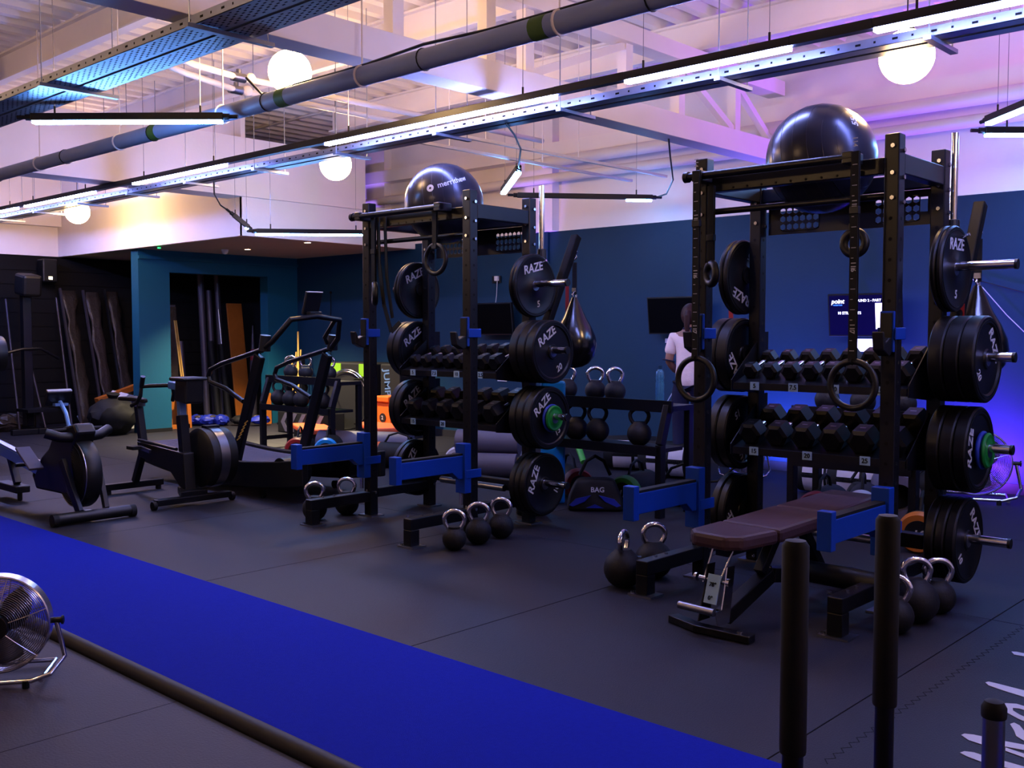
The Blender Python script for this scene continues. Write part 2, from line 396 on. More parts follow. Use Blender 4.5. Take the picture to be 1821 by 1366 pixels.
tray('wide_cable_tray', 'wide perforated twin cable tray lit blue at upper left', 2.74, [(0, .165), (.185, .345)], 2.965, -10.2, 1, floorholes=True, hang=[-8.6, -6.55, -4.75, -2.9, -1])

# LED bars --------------------------------------------------------
def led_bar(label, a, b, lit='led', rods=True, group='LED tube lights', plug=True, frac=(0, 1)):
    a, b = Vector(a), Vector(b); c = (a+b)/2; t = thing('led_tube_light', label, 'light fitting', c, group=group)
    A, B = a-c, b-c; d = (B-A).normalized()
    obj('housing', MB().bar(A, B, .055, .05), 'black_plastic', t, bev=.004)
    dn = Vector((0, 0, -.033))
    obj('diffuser', MB().bar(A+(B-A)*frac[0]+dn+d*.01, A+(B-A)*frac[1]+dn-d*.01, .05, .022), lit, t)
    if plug:
        obj('end_plug', MB().cyl(A-d*.1, A, .014).cyl(A-d*.04, A, .022), 'black_plastic', t)
        obj('end_plug', MB().cyl(B, B+d*.1, .014).cyl(B, B+d*.04, .022), 'black_plastic', t)
    if rods:
        for k in (.12, .88):
            p = A+(B-A)*k
            obj('suspension_wire', MB().cyl(p, (p.x, p.y, 4.15-c.z), .0022, n=5), 'steel', t)
            obj('wire_gripper', MB().cyl(p+Vector((0, 0, .02)), p+Vector((0, 0, .075)), .007, n=8), 'black_plastic', t)
    return t
runs = [(-14.9, -13.0, 'farthest'), (-12.75, -10.9, 'second'), (-10.0, -8.25, 'third'), (-6.75, -4.3, 'fourth'), (-3.75, -2.65, 'fifth'), (-2.2, -.4, 'sixth'), (0, 1.7, 'seventh')]
for x0, x1, nm in runs:
    led_bar('long LED tube in the ceiling run, %s from the left end' % nm, (x0, 5.05, 2.95), (x1, 5.05, 2.95), plug=False, group='LED tubes of the long ceiling run')
xx = [(-13.0, -12.75), (-10.9, -10.0), (-8.25, -6.75), (-4.3, -3.75), (-2.65, -2.2), (-.4, 0)]
for i, (x0, x1) in enumerate(xx):
    tag(obj('linking_profile', MB().bb(x0, x1, 5.0225, 5.0775, 2.925, 2.975), 'black_plastic'), 'unlit black profile joining two tubes of the long LED run, %s from the left' % ['first', 'second', 'third', 'fourth', 'fifth', 'sixth'][i], 'light profile')
led_bar('blue-white LED tube hanging at upper left over the grey pipe', (-7.18, 2.9, 2.865), (-6.2, 3.78, 2.865), 'led_cyan')
led_bar('LED tube hanging flat in front of the alcove bulkhead', U(455, 411, x=-9.1), U(655, 413, x=-9.1), 'led_cyan')
led_bar('short angled LED tube left of the alcove tube, dangling from a cable', U(415, 382, y=6.3), U(442, 404, y=6.45), 'led_cyan', frac=(.75, 1))
led_bar('steep bright LED tube hanging behind the left ball', U(922, 300, z=2.84), U(895, 338, z=2.80), 'led_cyan')
led_bar('black LED tube hanging level between the two racks, lit at its right end', U(920, 347, z=2.80), U(1160, 351, z=2.80), 'led_cyan', frac=(.8, 1))
led_bar('LED tube at the far right edge, upper of two', (-2.5, 7.7, 2.92), (-1.7, 6.9, 2.92), 'led_cyan')
led_bar('LED tube at the far right edge, lower of two', (-2.62, 8.0, 2.9), (-1.6, 8.95, 2.9), 'led_cyan')
def cablet(label, pts, r=.008):
    o = obj('power_cable', MB().tube(pts, r, 6), 'black_plastic'); tag(o, label, 'cable')
cablet('black cable drooping from the tray to the short angled LED tube', [U(380, 322, z=2.88), U(381, 345, z=2.82), U(392, 365, y=6.1), U(414, 380, y=6.3)])
cablet('black cable curving down from the tray to the steep LED tube', [U(899, 219, z=2.9), U(915, 240, z=2.9), U(926, 265, z=2.88), U(922, 298, z=2.84)])
cablet('black cable looping up from the level LED tube to the truss', [U(1165, 352, z=2.8), U(1185, 345, z=2.82), U(1197, 320, z=2.88), U(1192, 280, z=2.97), (-4.98, U(1189, 252, x=-4.98).y, 3.05)])
# globe lamps ------------------------------------------------------
for (p, nm) in (((-2.33, 5.8, 2.96), 'above the right-hand ball'), ((-6.05, 4.22, 3.22), 'behind the grey pipe at upper left'), ((-7.86, 5.99, 2.99), 'left of the left-hand ball'), ((-12.86, 5.73, 2.92), 'in front of the alcove bulkhead'),
                ((-4.4, .6, 3.1), 'added as unseen fill over the near side of the room'), ((1.0, 3.2, 3.05), 'added as unseen fill over the right side'), ((-10.0, .2, 3.1), 'added as unseen fill over the far left')):  # these three globes are out of view, added to brighten the room
    t = thing('globe_lamp', 'glowing round globe pendant lamp %s' % nm, 'lamp', p, group='globe pendant lamps')
    obj('globe', MB().sph((0, 0, 0), .15, 32), 'globe', t)
    obj('cap', MB().cyl((0, 0, .145), (0, 0, .2), .04, .03), 'black_plastic', t)
    obj('cord', MB().cyl((0, 0, .2), (0, 0, 4.15-p[2]), .004, n=6), 'black_plastic', t)
for k, (px, py) in enumerate(((440, 443), (547, 431))):
    p = U(px, py, z=2.53); t = thing('downlight', 'small recessed downlight in the alcove soffit, %s of two' % ('left' if k == 0 else 'right'), 'downlight', (p.x, p.y, 2.53))
    obj('bezel', MB().ring((0, 0, 0), (0, 0, 1), .045, .008, 20, 6), 'steel_white', t)
    obj('lamp_face', MB().cyl((0, 0, -.004), (0, 0, .0), .036, n=20), 'downlamp', t)
    light('downlight_beam', 'SPOT', (p.x, p.y, 2.5), (0, 0, 0), 700, (1, .8, .5), .03, spot=105)
p = U(400, 448, z=2.5); t = thing('dome_camera', 'small white dome camera under the alcove soffit', 'camera', (p.x, p.y, 2.53))
obj('dome', MB().sph((0, 0, -.02), .045, 14), 'paper', t); obj('mount', MB().cyl((0, 0, -.012), (0, 0, 0), .05), 'paper', t)
p = Vector((-15.3, 6.35, 2.3)); t = thing('wall_speaker', 'small black wall speaker on the dark left wall corner', 'speaker', p)
obj('case', MB().box((0, 0, 0), (.22, .22, .34)), 'black_plastic', t, bev=.02); obj('indicator', MB().box((.112, 0, -.11), (.004, .05, .035)), 'downlamp', t)
obj('bracket', MB().box((-.13, 0, .05), (.1, .05, .06)), 'black_plastic', t)
tag(obj('exit_indicator', MB().box(U(283, 441, z=2.5), (.03, .03, .012)), 'exit_green'), 'tiny green indicator light under the soffit beside the teal pillar', 'indicator')
# ================================================================ the two power racks
W, D, H, S = 1.075, .60, 2.36, .075
def make_rack():
    r = thing('power_rack', 'black power rack on the left, nearest the curved treadmill', 'power rack', group='power racks')
    for (x, y) in ((0, 0), (W, 0), (0, D), (W, D)):
        u = obj('upright', MB().bb(x-S/2, x+S/2, y-S/2, y+S/2, .01, H), 'rack_black', r, bev=.006)
        h = MB(); z = .35
        while z < 2.0:
            h.cyl((x, y-S/2-.0006, z), (x, y-S/2+.002, z), .0095, n=8); h.cyl((x+S/2-.002, y, z), (x+S/2+.0006, y, z), .0095, n=8); z += .1
        stuff(obj('adjustment_holes', h, 'hole', u))
        b = MB()
        for z in (2.05, 2.17, 2.3, .2):
            b.cyl((x+.008, y-S/2-.012, z), (x+.008, y-S/2, z), .011, n=6); b.cyl((x+S/2, y+.008, z-.02), (x+S/2+.012, y+.008, z-.02), .011, n=6)
        stuff(obj('bolt_heads', b, 'bolt', u))
        obj('base_plate', MB().bb(x-.08, x+.08, y-.06, y+.06, 0, .01), 'steel', r)
    # feet reaching forward
    for x in (0, W):
        obj('foot_beam', MB().bb(x-S/2, x+S/2, -.58, -.04, .115, .19), 'rack_black', r, bev=.005)
        obj('foot_post', MB().bb(x-S/2, x+S/2, -.58, -.505, .01, .115), 'rack_black', r, bev=.004)
        p = obj('foot_plate', MB().bb(x-.075, x+.075, -.6, -.48, 0, .01), 'steel', r)
        stuff(obj('bolt_heads', MB().cyl((x-.05, -.53, .19), (x-.05, -.53, .2), .012, n=6).cyl((x, -.45, .19), (x, -.45, .2), .01, n=6).cyl((x, -.35, .19), (x, -.35, .2), .01, n=6).cyl((x-.055, -.58, .01), (x-.055, -.58, .02), .012, n=6), 'bolt', p))
        obj('side_rail', MB().bb(x-S/2+.002, x+S/2-.002, .04, D-.04, .14, .21), 'rack_black', r, bev=.005)
        obj('top_side_beam', MB().bb(x-.034, x+.034, .04, D-.04, 2.17, 2.27), 'rack_black', r, bev=.005)
    obj('top_front_beam', MB().bb(.04, W-.04, -.03, .03, 2.17, 2.25), 'rack_black', r, bev=.005)
    obj('top_rear_beam', MB().bb(.04, W-.04, D-.02, D+.034, 2.17, 2.25), 'rack_black', r, bev=.005)
    obj('rear_crossmember', MB().bb(.04, W-.04, D-.034, D+.034, .22, .3), 'rack_black', r, bev=.005)
    rt_ = obj('landmine_tube', MB().cyl((.25, D-.1, .25), (W-.15, D-.1, .25), .025), 'steel', r, sm=True)
    pb = obj('pull_up_bar', MB().cyl((-.03, -.13, 2.25), (.93, -.13, 2.25), .021).cyl((-.045, -.13, 2.25), (-.02, -.13, 2.25), .03), 'rack_black', r, sm=True)
    for x in (.04, .9): obj('bar_bracket', MB().bb(x-.03, x+.03, -.15, -.03, 2.22, 2.28), 'rack_black', r, bev=.006)
    obj('lower_pull_up_bar', MB().cyl((.03, 0, 2.065), (W-.03, 0, 2.065), .017), 'rack_black', r, sm=True)
    # pegged underside strip of the front beam
    stuff(obj('rivets', (lambda m: [m.cyl((.2+.085*i, -.032, 2.185), (.2+.085*i, -.028, 2.185), .007, n=6) for i in range(9)] and m)(MB()), 'hole', r))
    # name plate with two fields of hexagonal holes
    m = MB(); bm = m.bm
    def hexes(x0, z0, n, k, c=.042, hh=.047):
        R = .019
        for j in range(k):
            for i in range(n):
                cx, cz = x0+c*(i+.5)+(c/2 if j % 2 else 0)*0, z0+hh*(j+.5); V = lambda a, b: bm.verts.new((a, 0, b))
                vs = [V(cx+R*math.sin(PI/3*q), cz+R*math.cos(PI/3*q)) for q in range(6)]
                tl, t_r, br, bl = V(cx-c/2, cz+hh/2), V(cx+c/2, cz+hh/2), V(cx+c/2, cz-hh/2), V(cx-c/2, cz-hh/2)
                for fc in ((tl, t_r, vs[1], vs[0], vs[5]), (t_r, br, vs[2], vs[1]), (br, bl, vs[4], vs[3], vs[2]), (bl, tl, vs[5], vs[4])): bm.faces.new(fc)
    def quad(x0, x1, z0, z1): bm.faces.new([bm.verts.new(p) for p in ((x0, 0, z0), (x1, 0, z0), (x1, 0, z1), (x0, 0, z1))])
    z0, z1 = 2.0, 2.141
    hexes(.12, z0, 6, 3); hexes(W-.372, z0, 6, 3)
    quad(.045, .12, z0-.02, z1+.03); quad(.372, W-.372, z0-.02, z1+.03); quad(W-.08, W-.045, z0-.02, z1+.03); quad(W-.12+.0, W-.08, z0-.02, 2.05); quad(W-.12, W-.08, 2.13, z1+.03)
    for a, b in ((.12, .372), (W-.372, W-.12)): quad(a, b, z1, z1+.03); quad(a, b, z0-.02, z0)
    np_ = obj('name_plate', m, 'rack_black', r); np_.location = (0, D+.045, 0)
    so = np_.modifiers.new('thick', 'SOLIDIFY'); so.thickness = .004
    # dumbbell shelves
    for z, tags in ((1.10, ('5', '7.5', '10', '12.5')), (.725, ('15', '20', '25'))):
        y0 = .28
        s = obj('dumbbell_shelf', MB().bb(.03, W-.03, y0, y0+.02, z-.035, z+.005).bar((W/2, y0+.01, z), (W/2, y0+.4, z+.13), W-.06, .006).bb(.03, W-.03, y0+.39, y0+.41, z+.10, z+.14), 'rack_black', r)
        for x in (.02, W-.02):
            obj('shelf_end', MB().poly([(x-.003, y0-.005, z-.04), (x-.003, y0+.3, z-.07), (x-.003, y0+.42, z+.04), (x-.003, y0+.42, z+.3), (x-.003, y0+.36, z+.3), (x-.003, y0-.005, z+.02)], .006, (1, 0, 0)), 'rack_black', s)
        for i, tg in enumerate(tags):
            x = .17+(.24 if len(tags) == 4 else .33)*i
            pl = obj('number_tag', MB().bb(x-.028, x+.028, y0-.003, y0, z-.035, z+.012), 'tag_blue', s); text(tg, .036, 'hole', s, (x, y0-.0035, z-.012), (1, 0, 0), (0, 0, 1), 'tag_number')
    # weight horns
    for x, sg in ((0, -1), (W, 1)):
        for z in (1.74, 1.27, .8, .32):
            L = .36 if sg > 0 else .3
            h = obj('weight_horn', MB().cyl((x+sg*S/2, D-.05, z), (x+sg*(S/2+L), D-.05, z), .0245, n=20), 'chrome', r, sm=True)
            obj('end_cap', MB().cyl((x+sg*(S/2+L), D-.05, z), (x+sg*(S/2+L+.014), D-.05, z), .026, n=20), 'black_plastic', h, sm=True)
            obj('horn_collar', MB().cyl((x+sg*S/2, D-.05, z), (x+sg*(S/2+.008), D-.05, z), .05, n=20), 'rack_black', h)
    # safety spotter arms and j-hooks, blue
    for x in (0, W):
        a = obj('safety_arm', MB().poly([(x-.03, -.66, .56), (x-.03, -.06, .56), (x-.03, -.06, .40), (x-.03, -.14, .40), (x-.03, -.2, .45), (x-.03, -.66, .45)], .06, (1, 0, 0)), 'rack_blue', r, bev=.004)
        obj('arm_stop', MB().bb(x-.035, x+.035, -.70, -.65, .42, .60), 'rack_blue', a, bev=.004)
        obj('arm_bracket', MB().bb(x-.046, x+.046, -.10, -.038, .30, .64).bb(x+.038, x+.048, -.09, .06, .40, .46).bb(x-.048, x-.038, -.09, .06, .40, .46), 'rack_blue', a, bev=.004)
        obj('arm_pad', MB().bb(x-.026, x+.026, -.645, -.1, .56, .574), 'black_matte', a)
        obj('pull_pin', MB().cyl((x, -.09, .22), (x, -.09, .30), .014), 'chrome', a, sm=True)
        j = obj('j_hook', MB().bb(x-.035, x+.035, -.06, -.038, 1.30, 1.5).bb(x+.038, x+.048, -.06, .06, 1.36, 1.42).bb(x-.048, x-.038, -.06, .06, 1.36, 1.42), 'rack_blue', r, bev=.004)
        obj('hook_lip', MB().poly([(x-.028, -.06, 1.37), (x-.028, -.085, 1.37), (x-.028, -.13, 1.35), (x-.028, -.15, 1.40), (x-.028, -.17, 1.40), (x-.028, -.155, 1.31), (x-.028, -.09, 1.28), (x-.028, -.06, 1.29)], .056, (1, 0, 0)), 'black_plastic', j, bev=.006)
        obj('hook_pad', MB().bb(x-.028, x+.028, -.068, -.06, 1.37, 1.49), 'black_plastic', j)
    # boom at the back that carries the punch bag
    ar = obj('bag_boom', MB().bar((W+.05, D+.12, 1.42), (W+.05, D+.48, 2.12), .065, .06), 'boom_black', r, bev=.008)
    obj('boom_eye', MB().ring((W+.05, D+.46, 2.06), (1, 0, 0), .02, .006), 'chrome', ar)
    obj('boom_bracket', MB().bb(W+.035, W+.075, D-.04, D+.14, 1.40, 1.47).bb(W+.035, W+.075, D-.04, D+.2, 1.56, 1.61), 'boom_black', ar)
    # bright guide tube on the back right upright
    gt = obj('storage_tube', MB().cyl((W+.035, D+.10, 1.98), (W+.035, D+.10, 2.46), .02), 'chrome', r, sm=True)
    obj('tube_sleeve', MB().cyl((W+.035, D+.10, 1.86), (W+.035, D+.10, 2.0), .04, .032).bb(W+.005, W+.05, D+.03, D+.1, 1.88, 1.96), 'black_plastic', gt, bev=.003)
    obj('clip_handle', MB().tube([(W+.05, D+.06, 1.9), (W+.12, D+.02, 1.9), (W+.15, D+.02, 1.91)], .008), 'chrome', gt)
    return r
RL, RR = Vector((-6.0, 4.88, 0)), Vector((-3.10, 4.92, 0))
rackL = make_rack(); rackL.location = RL
rackR = dup(rackL, RR, label='black power rack on the right, with the bench in front')

# bumper plates (axis along x, printed face towards +x)
def make_plate(th, num, mt='rubber', r=.225, printed=True):
    t = thing('weight_plate', '', 'weight plate')
    h = th/2; pr = [(.026, -h), (.05, -h), (.055, -h*.75), (r*.8, -h*.75), (r*.84, -h), (r-.008, -h), (r, -h+.008), (r, h-.008), (r-.008, h), (r*.84, h), (r*.8, h*.75), (.055, h*.75), (.05, h), (.026, h)]
    obj('disc', MB().lathe(pr, axis='X', n=56), mt, t)
    obj('hub_ring', MB().cyl((-h-.001, 0, 0), (h+.001, 0, 0), .036, n=24), 'steel', t, sm=True)
    if printed and r > .2:
        obj('rim_groove', MB().ring((h+.0004, 0, 0), (1, 0, 0), r*.9, .0022, 56, 5), 'hole', t)
        text('RAZE', .085, 'print_white', t, (h*.75+.001, 0, .125), (0, 1, 0), (0, 0, 1), shear=.15)
        text(num, .062, 'print_white', t, (h*.75+.001, 0, -.135), (0, 1, 0), (0, 0, 1), 'weight_number', shear=.15)
    return t
PT = {}
def put_plate(kind, loc, rot, label, grp):
    th, num, mt, r = {'5': (.03, '5', 'rubber', .225), '10': (.05, '10', 'rubber', .225), '15': (.065, '15', 'rubber', .225), '20': (.075, '20', 'rubber', .225),
                      'blue': (.022, '', 'blue_plate', .10), 'green': (.02, '', 'green', .092), 'ring': (.03, '', 'rubber', .1)}[kind]
    if kind not in PT: PT[kind] = make_plate(th, num, mt, r); o = PT[kind]
    else: o = dup(PT[kind])
    o.location = loc; o.rotation_euler = (rot, 0, 0); o['label'] = label; o['group'] = grp
    return th
ordn = ['innermost', 'second', 'third', 'fourth', 'fifth']
for R0, nm, rots in ((RL, 'left', (.22, .55, .7, 1.2)), (RR, 'right', (0, -.95, 1.45, -.95))):
    for sg, side in ((1, 'right'), (-1, 'left')):
        for lv, z, ks in ((0, 1.74, ['5', '5'] if sg > 0 else ['5', '5']), (1, 1.27, ['20', '20', '20'] if sg > 0 else ['20', '20']), (2, .8, ['15', '15', '15', 'blue', 'green'] if sg > 0 else ['15', '15']), (3, .32, ['10', '10', '10'] if sg > 0 else ['10', '10'])):
            x = (W if sg > 0 else 0)+sg*(S/2+.012)
            for i, k in enumerate(ks):
                th = {'5': .03, '10': .05, '15': .065, '20': .075, 'blue': .022, 'green': .02}[k]
                hz = z-(.012 if k not in ('blue', 'green') else .012)
                lvn = ['top', 'second', 'third', 'bottom'][lv]
                col = {'blue': 'small blue', 'green': 'small bright green'}.get(k, 'black %s-kilo' % k)
                rr = rots[lv] if i == len(ks)-1 or k in '151020' else 0
                if sg < 0: rr = rots[lv]*.6+(.3 if nm == 'left' else 2.8)
                put_plate(k, R0+Vector((x+sg*th/2, D-.05, hz)), rr, '%s plate, %s on the %s horn, %s side of the %s rack' % (col, ordn[i], lvn, side, nm), 'weight plates on the %s rack' % nm)
                x += sg*(th+.003)
# hexagonal dumbbells
def make_db(r, L):
    t = thing('dumbbell', '', 'dumbbell')
    for s_ in (-1, 1):
        m = MB(); m.lathe([(r*.72, -L/2), (r, -L/2+.012), (r, L/2-.012), (r*.72, L/2)], (0, s_*(.07+L/2), 0), 'Y', 6); m.smooth = False; bmesh.ops.rotate(m.bm, verts=m.bm.verts, cent=(0, 0, 0), matrix=Matrix.Rotation(PI/6, 3, 'Y'))
        hd = obj('hex_head', m, 'rubber', t)
        obj('label_band', MB().box((0, s_*(.07+L/2), r*.868), (r*.42, .01, .002)), 'steel', hd)
    obj('handle', MB().lathe([(.011, -.075), (.014, -.04), (.016, 0), (.014, .04), (.011, .075)], axis='Y', n=14), 'chrome', t)
    return t
dbs = {}
for R0, nm in ((RL, 'left'), (RR, 'right')):
    for sh, z, n in (('upper', 1.10, 8), ('lower', .725, 6)):
        for i in range(n):
            r = (.050+.0018*i) if sh == 'upper' else (.072+.0015*i); L = (.075+.004*i) if sh == 'upper' else .11+.004*i; key = (sh, i)
            if key not in dbs: dbs[key] = make_db(r, L); o = dbs[key]
            else: o = dup(dbs[key])
            o.location = R0+Vector((.03+(W-.06)*(i+.5)/n, .28+.205, z+.065+r*.9)); o.rotation_euler = (math.atan2(.13, .4), 0, 0)
            o['label'] = 'black hex dumbbell, %s from the left on the %s shelf of the %s rack' % (['first', 'second', 'third', 'fourth', 'fifth', 'sixth', 'seventh', 'eighth'][i], sh, nm); o['group'] = 'hex dumbbells'
# kettlebells
def make_kb(r=.088, col='kettle', hm='chrome', hw=.058):
    t = thing('kettlebell', '', 'kettlebell')
    pr = [(r*.62, 0)]+[(r*math.cos(a), r*.93+r*math.sin(a)) for a in [(-68+i*14)*PI/180 for i in range(10)]]+[(.042, r*1.93)]
    obj('body', MB().lathe(pr, n=32), col, t)
    zc = r*1.75; pts = [(-hw*.62, 0, zc), (-hw*.95, 0, zc+.035)]+[(hw*1.05*math.cos(a), 0, zc+.062+hw*.85*math.sin(a)) for a in [PI-PI*i/12 for i in range(13)]]+[(hw*.95, 0, zc+.035), (hw*.62, 0, zc)]
    obj('handle', MB().tube(pts, .0155, 12), hm, t)
    return t
kb = {}
def put_kb(key, loc, rz, label, grp, **k):
    if key not in kb: kb[key] = make_kb(**k); o = kb[key]
    else: o = dup(kb[key])
    o.location = loc; o.rotation_euler = (0, 0, rz); o['label'] = label; o['group'] = grp
g = 'steel kettlebells by the rack feet'
for i, (x, y, a, rr, lb) in enumerate(((-6.17, 4.48, .9, 'b', 'outer of two by the left foot of the left rack'), (-6.17, 4.78, .6, 'b', 'inner of two by the left foot of the left rack'),
        (-4.66, 4.47, .75, 's', 'nearest of three by the right foot of the left rack'), (-4.68, 4.71, .75, 'm', 'middle of three by the right foot of the left rack'), (-4.70, 4.95, .5, 'm', 'farthest of three by the right foot of the left rack'),
        (-3.30, 4.45, 1.9, 'l', 'sideways by the left foot of the right rack'), (-3.30, 4.74, .9, 'l', 'behind the sideways one, beside the bench'),
        (-1.86, 4.62, .2, 'm', 'nearest of three on the right of the right rack'), (-1.86, 4.87, .7, 'l', 'middle of three on the right of the right rack'), (-1.84, 5.1, .7, 'm', 'farthest of three on the right of the right rack'))):
    put_kb(rr, (x, y, 0), a, 'steel-handled kettlebell, '+lb, g, r={'s': .078, 'm': .086, 'b': .092, 'l': .108}[rr], hw=.062)

# exercise balls on the racks
def ex_ball(loc, label, rotz, txt, lon, lat, logo=True):
    t = thing('exercise_ball', label, 'exercise ball', loc, 0, 'large exercise balls'); R = .292
    m = MB(); m.sph((0, 0, 0), R, 64); m.smooth = True
    b = obj('ball_skin', m, 'ball_black', t)
    rg = MB()
    for k in range(7):
        a = math.radians(-45+k*15)
        if True: rg.ring((0, 0, R*math.sin(a)), (0, 0, 1), R*math.cos(a)+.0002, .0011, 64, 4)
    o = obj('moulded_ribs', rg, 'ball_black', b); o.rotation_euler = (0, PI/2-.15, rotz-.35)
    o['kind'] = 'stuff'
    def wrap(me, u0, v0, tilt):
        me = me.copy()
        for v in me.vertices:
            x, y = v.co.x+u0, v.co.y+v0
            x, y = x*math.cos(tilt)-y*math.sin(tilt), x*math.sin(tilt)+y*math.cos(tilt)
            lo, la = lon+x/R, lat+y/R; rr = R+.0012+v.co.z*.2
            v.co = (rr*math.cos(la)*math.cos(lo), rr*math.cos(la)*math.sin(lo), rr*math.sin(la))
        return me
    o = bpy.data.objects.new('lettering', wrap(text_mesh(txt, .06, 'print_white', ext=.0005), .03, 0, .3 if logo else 1.4)); C.objects.link(o); o.parent = t
    if logo:
        mm = MB().ring((0, 0, 0), (0, 0, 1), .018, .009, 20, 4); me = mm.mesh('round_logo', 'print_white')
        for v in me.vertices: v.co.z *= .1
        o = bpy.data.objects.new('round_logo', wrap(me, -.155, 0, .3)); C.objects.link(o); o.parent = t
ex_ball((-5.50, 5.18, 2.345), 'glossy black exercise ball resting on top of the left rack', .9, 'merrithew', -.60, .42)
ex_ball((-2.55, 5.21, 2.335), 'glossy black exercise ball resting on top of the right rack', .3, '55 cm', -.38, .62, False)

# gymnastic rings and straps
def ring_on_strap(x, y, ztop, zring, label, R=.115, tr=.0165, marks=False, yawn=(0, 1, 0), num=None):
    t = thing('gym_ring', label, 'gymnastic ring', (x, y, zring), group='gymnastic rings on straps')
    obj('ring', MB().ring((0, 0, 0), yawn, R, tr, 36, 12), 'black_plastic', t)
    s = obj('strap', MB().bb(-.02, .02, -.002, .002, R-.005, ztop-zring).bb(-.02, .02, -.016, -.012, R-.005, ztop-zring), 'black_matte', t)
    obj('buckle', MB().bb(-.023, .023, -.022, .006, ztop-zring-.3, ztop-zring-.265), 'black_plastic', t, bev=.002)
    obj('strap_loop', MB().ring((0, -.005, R), (1, 0, 0), .016, .004, 12, 5), 'black_matte', t)
    if marks:
        k = MB(); z = R+.05
        while z < ztop-zring-.05:
            k.bb(-.012, .012 if int(z*20) % 2 else 0, -.0175, -.016, z, z+.003); z += .05
        stuff(obj('length_marks', k, 'print_white', t))
        for i, nn in enumerate(num): text(nn, .034, 'print_white', t, (0, -.0178, R+.16+.3*i), (0, 0, -1), (1, 0, 0), 'strap_number', ext=.0003)
    return t
ring_on_strap(RR.x-.0+.06, RR.y-.165, 2.27, 1.14, 'large black gymnastic ring on a numbered strap, left of the right rack', marks=True, num=['117', '116', '115', '114'])
ring_on_strap(RR.x+.955, RR.y-.165, 2.27, 1.14, 'large black gymnastic ring on a numbered strap, right side of the right rack', marks=True, num=['117', '116', '115', '114'])
ring_on_strap(RL.x+.83, RL.y-.09, 2.27, 1.90, 'black gymnastic ring hanging high on the left rack', R=.1)
ring_on_strap(RL.x+.17, RL.y-.09, 2.27, 1.68, 'black numbered ring on a long strap at the left of the left rack', R=.07, tr=.022, yawn=(.6, .8, 0))
ring_on_strap(RR.x+.90, RR.y-.05, 2.2, 1.84, 'small black wrapped ring high on the right rack', R=.055, tr=.022)
ring_on_strap(RR.x+.08, RR.y-.05, 2.2, 1.72, 'small black wrapped ring at the left upright of the right rack', R=.055, tr=.022, yawn=(.5, .8, 0))
def band(label, pts, wd, m='black_matte'):
    b = MB(); P = [Vector(p) for p in pts]
    for a, c in zip(P, P[1:]): b.bar(a, c, wd, .006, (0, 1, 0))
    tag(obj('resistance_band', b, m), label, 'resistance band', 'bands hanging on the racks')
band('black resistance band looped over the top left of the left rack', [(-5.8, 4.80, 2.25), (-5.79, 4.80, 1.9), (-5.74, 4.80, 1.6), (-5.66, 4.80, 1.4), (-5.58, 4.82, 1.47)], .035)
band('second black resistance band hanging beside it on the left rack', [(-5.76, 4.83, 2.25), (-5.74, 4.83, 1.8), (-5.68, 4.83, 1.5)], .03)
band('thin black band hanging near the right upright of the left rack', [(-5.08, 5.0, 2.06), (-5.05, 5.0, 1.8), (-5.03, 5.0, 1.6)], .02)
band('red resistance band hanging behind the left rack', [(-4.98, 5.98, 1.75), (-4.985, 5.98, 1.25)], .03, 'band_red')
band('red resistance band hanging at the left of the right rack', [(-3.42, 5.75, 1.65), (-3.41, 5.75, 1.2)], .03, 'band_red')
band('red resistance band behind the plates at the far right', [(-1.95, 5.66, 1.6), (-1.95, 5.66, 1.38)], .03, 'band_red')
# teardrop punch bags
for R0, nm, wd in ((RL, 'left', 0), (RR, 'right', 1)):
    t = thing('punch_bag', 'glossy black teardrop punch bag hanging behind the %s rack' % nm, 'punch bag', R0+Vector((W+.05, D+.46, 1.3)), group='teardrop punch bags')
    pr = [(.01, -.175), (.055, -.168), (.11, -.14), (.152, -.085), (.17, 0), (.16, .06), (.127, .14), (.085, .21), (.05, .29), (.028, .34), (.02, .36)]
    obj('bag_body', MB().lathe(pr, n=40), 'bag_leather', t)
    obj('hanging_strap', MB().bb(-.02, .02, -.004, .004, .38, .62), 'black_matte', t)
    obj('shackle', MB().ring((0, 0, .375), (1, 0, 0), .022, .006).bb(-.02, .02, -.008, .008, .4, .43), 'chrome', t)
    obj('carabiner', MB().ring((0, 0, .66), (0, 1, 0), .016, .005).ring((0, 0, .7), (0, 1, 0), .02, .005, 16, 6).ring((0, 0, .74), (1, 0, 0), .018, .005, 12, 6), 'chrome', t)
    if wd:
        m_ = text_mesh('CLAW', .06, 'print_white', ext=.0008, shear=.2)
        text('CLAW', .055, 'print_white', t, (-.045, -.123, .12), (1, -.45, 0), (.12, .3, .9), shear=.2)
        obj('red_flash', MB().box((-.02, -.115, .165), (.07, .003, .02), (0, 0, -.42)), 'red', t)
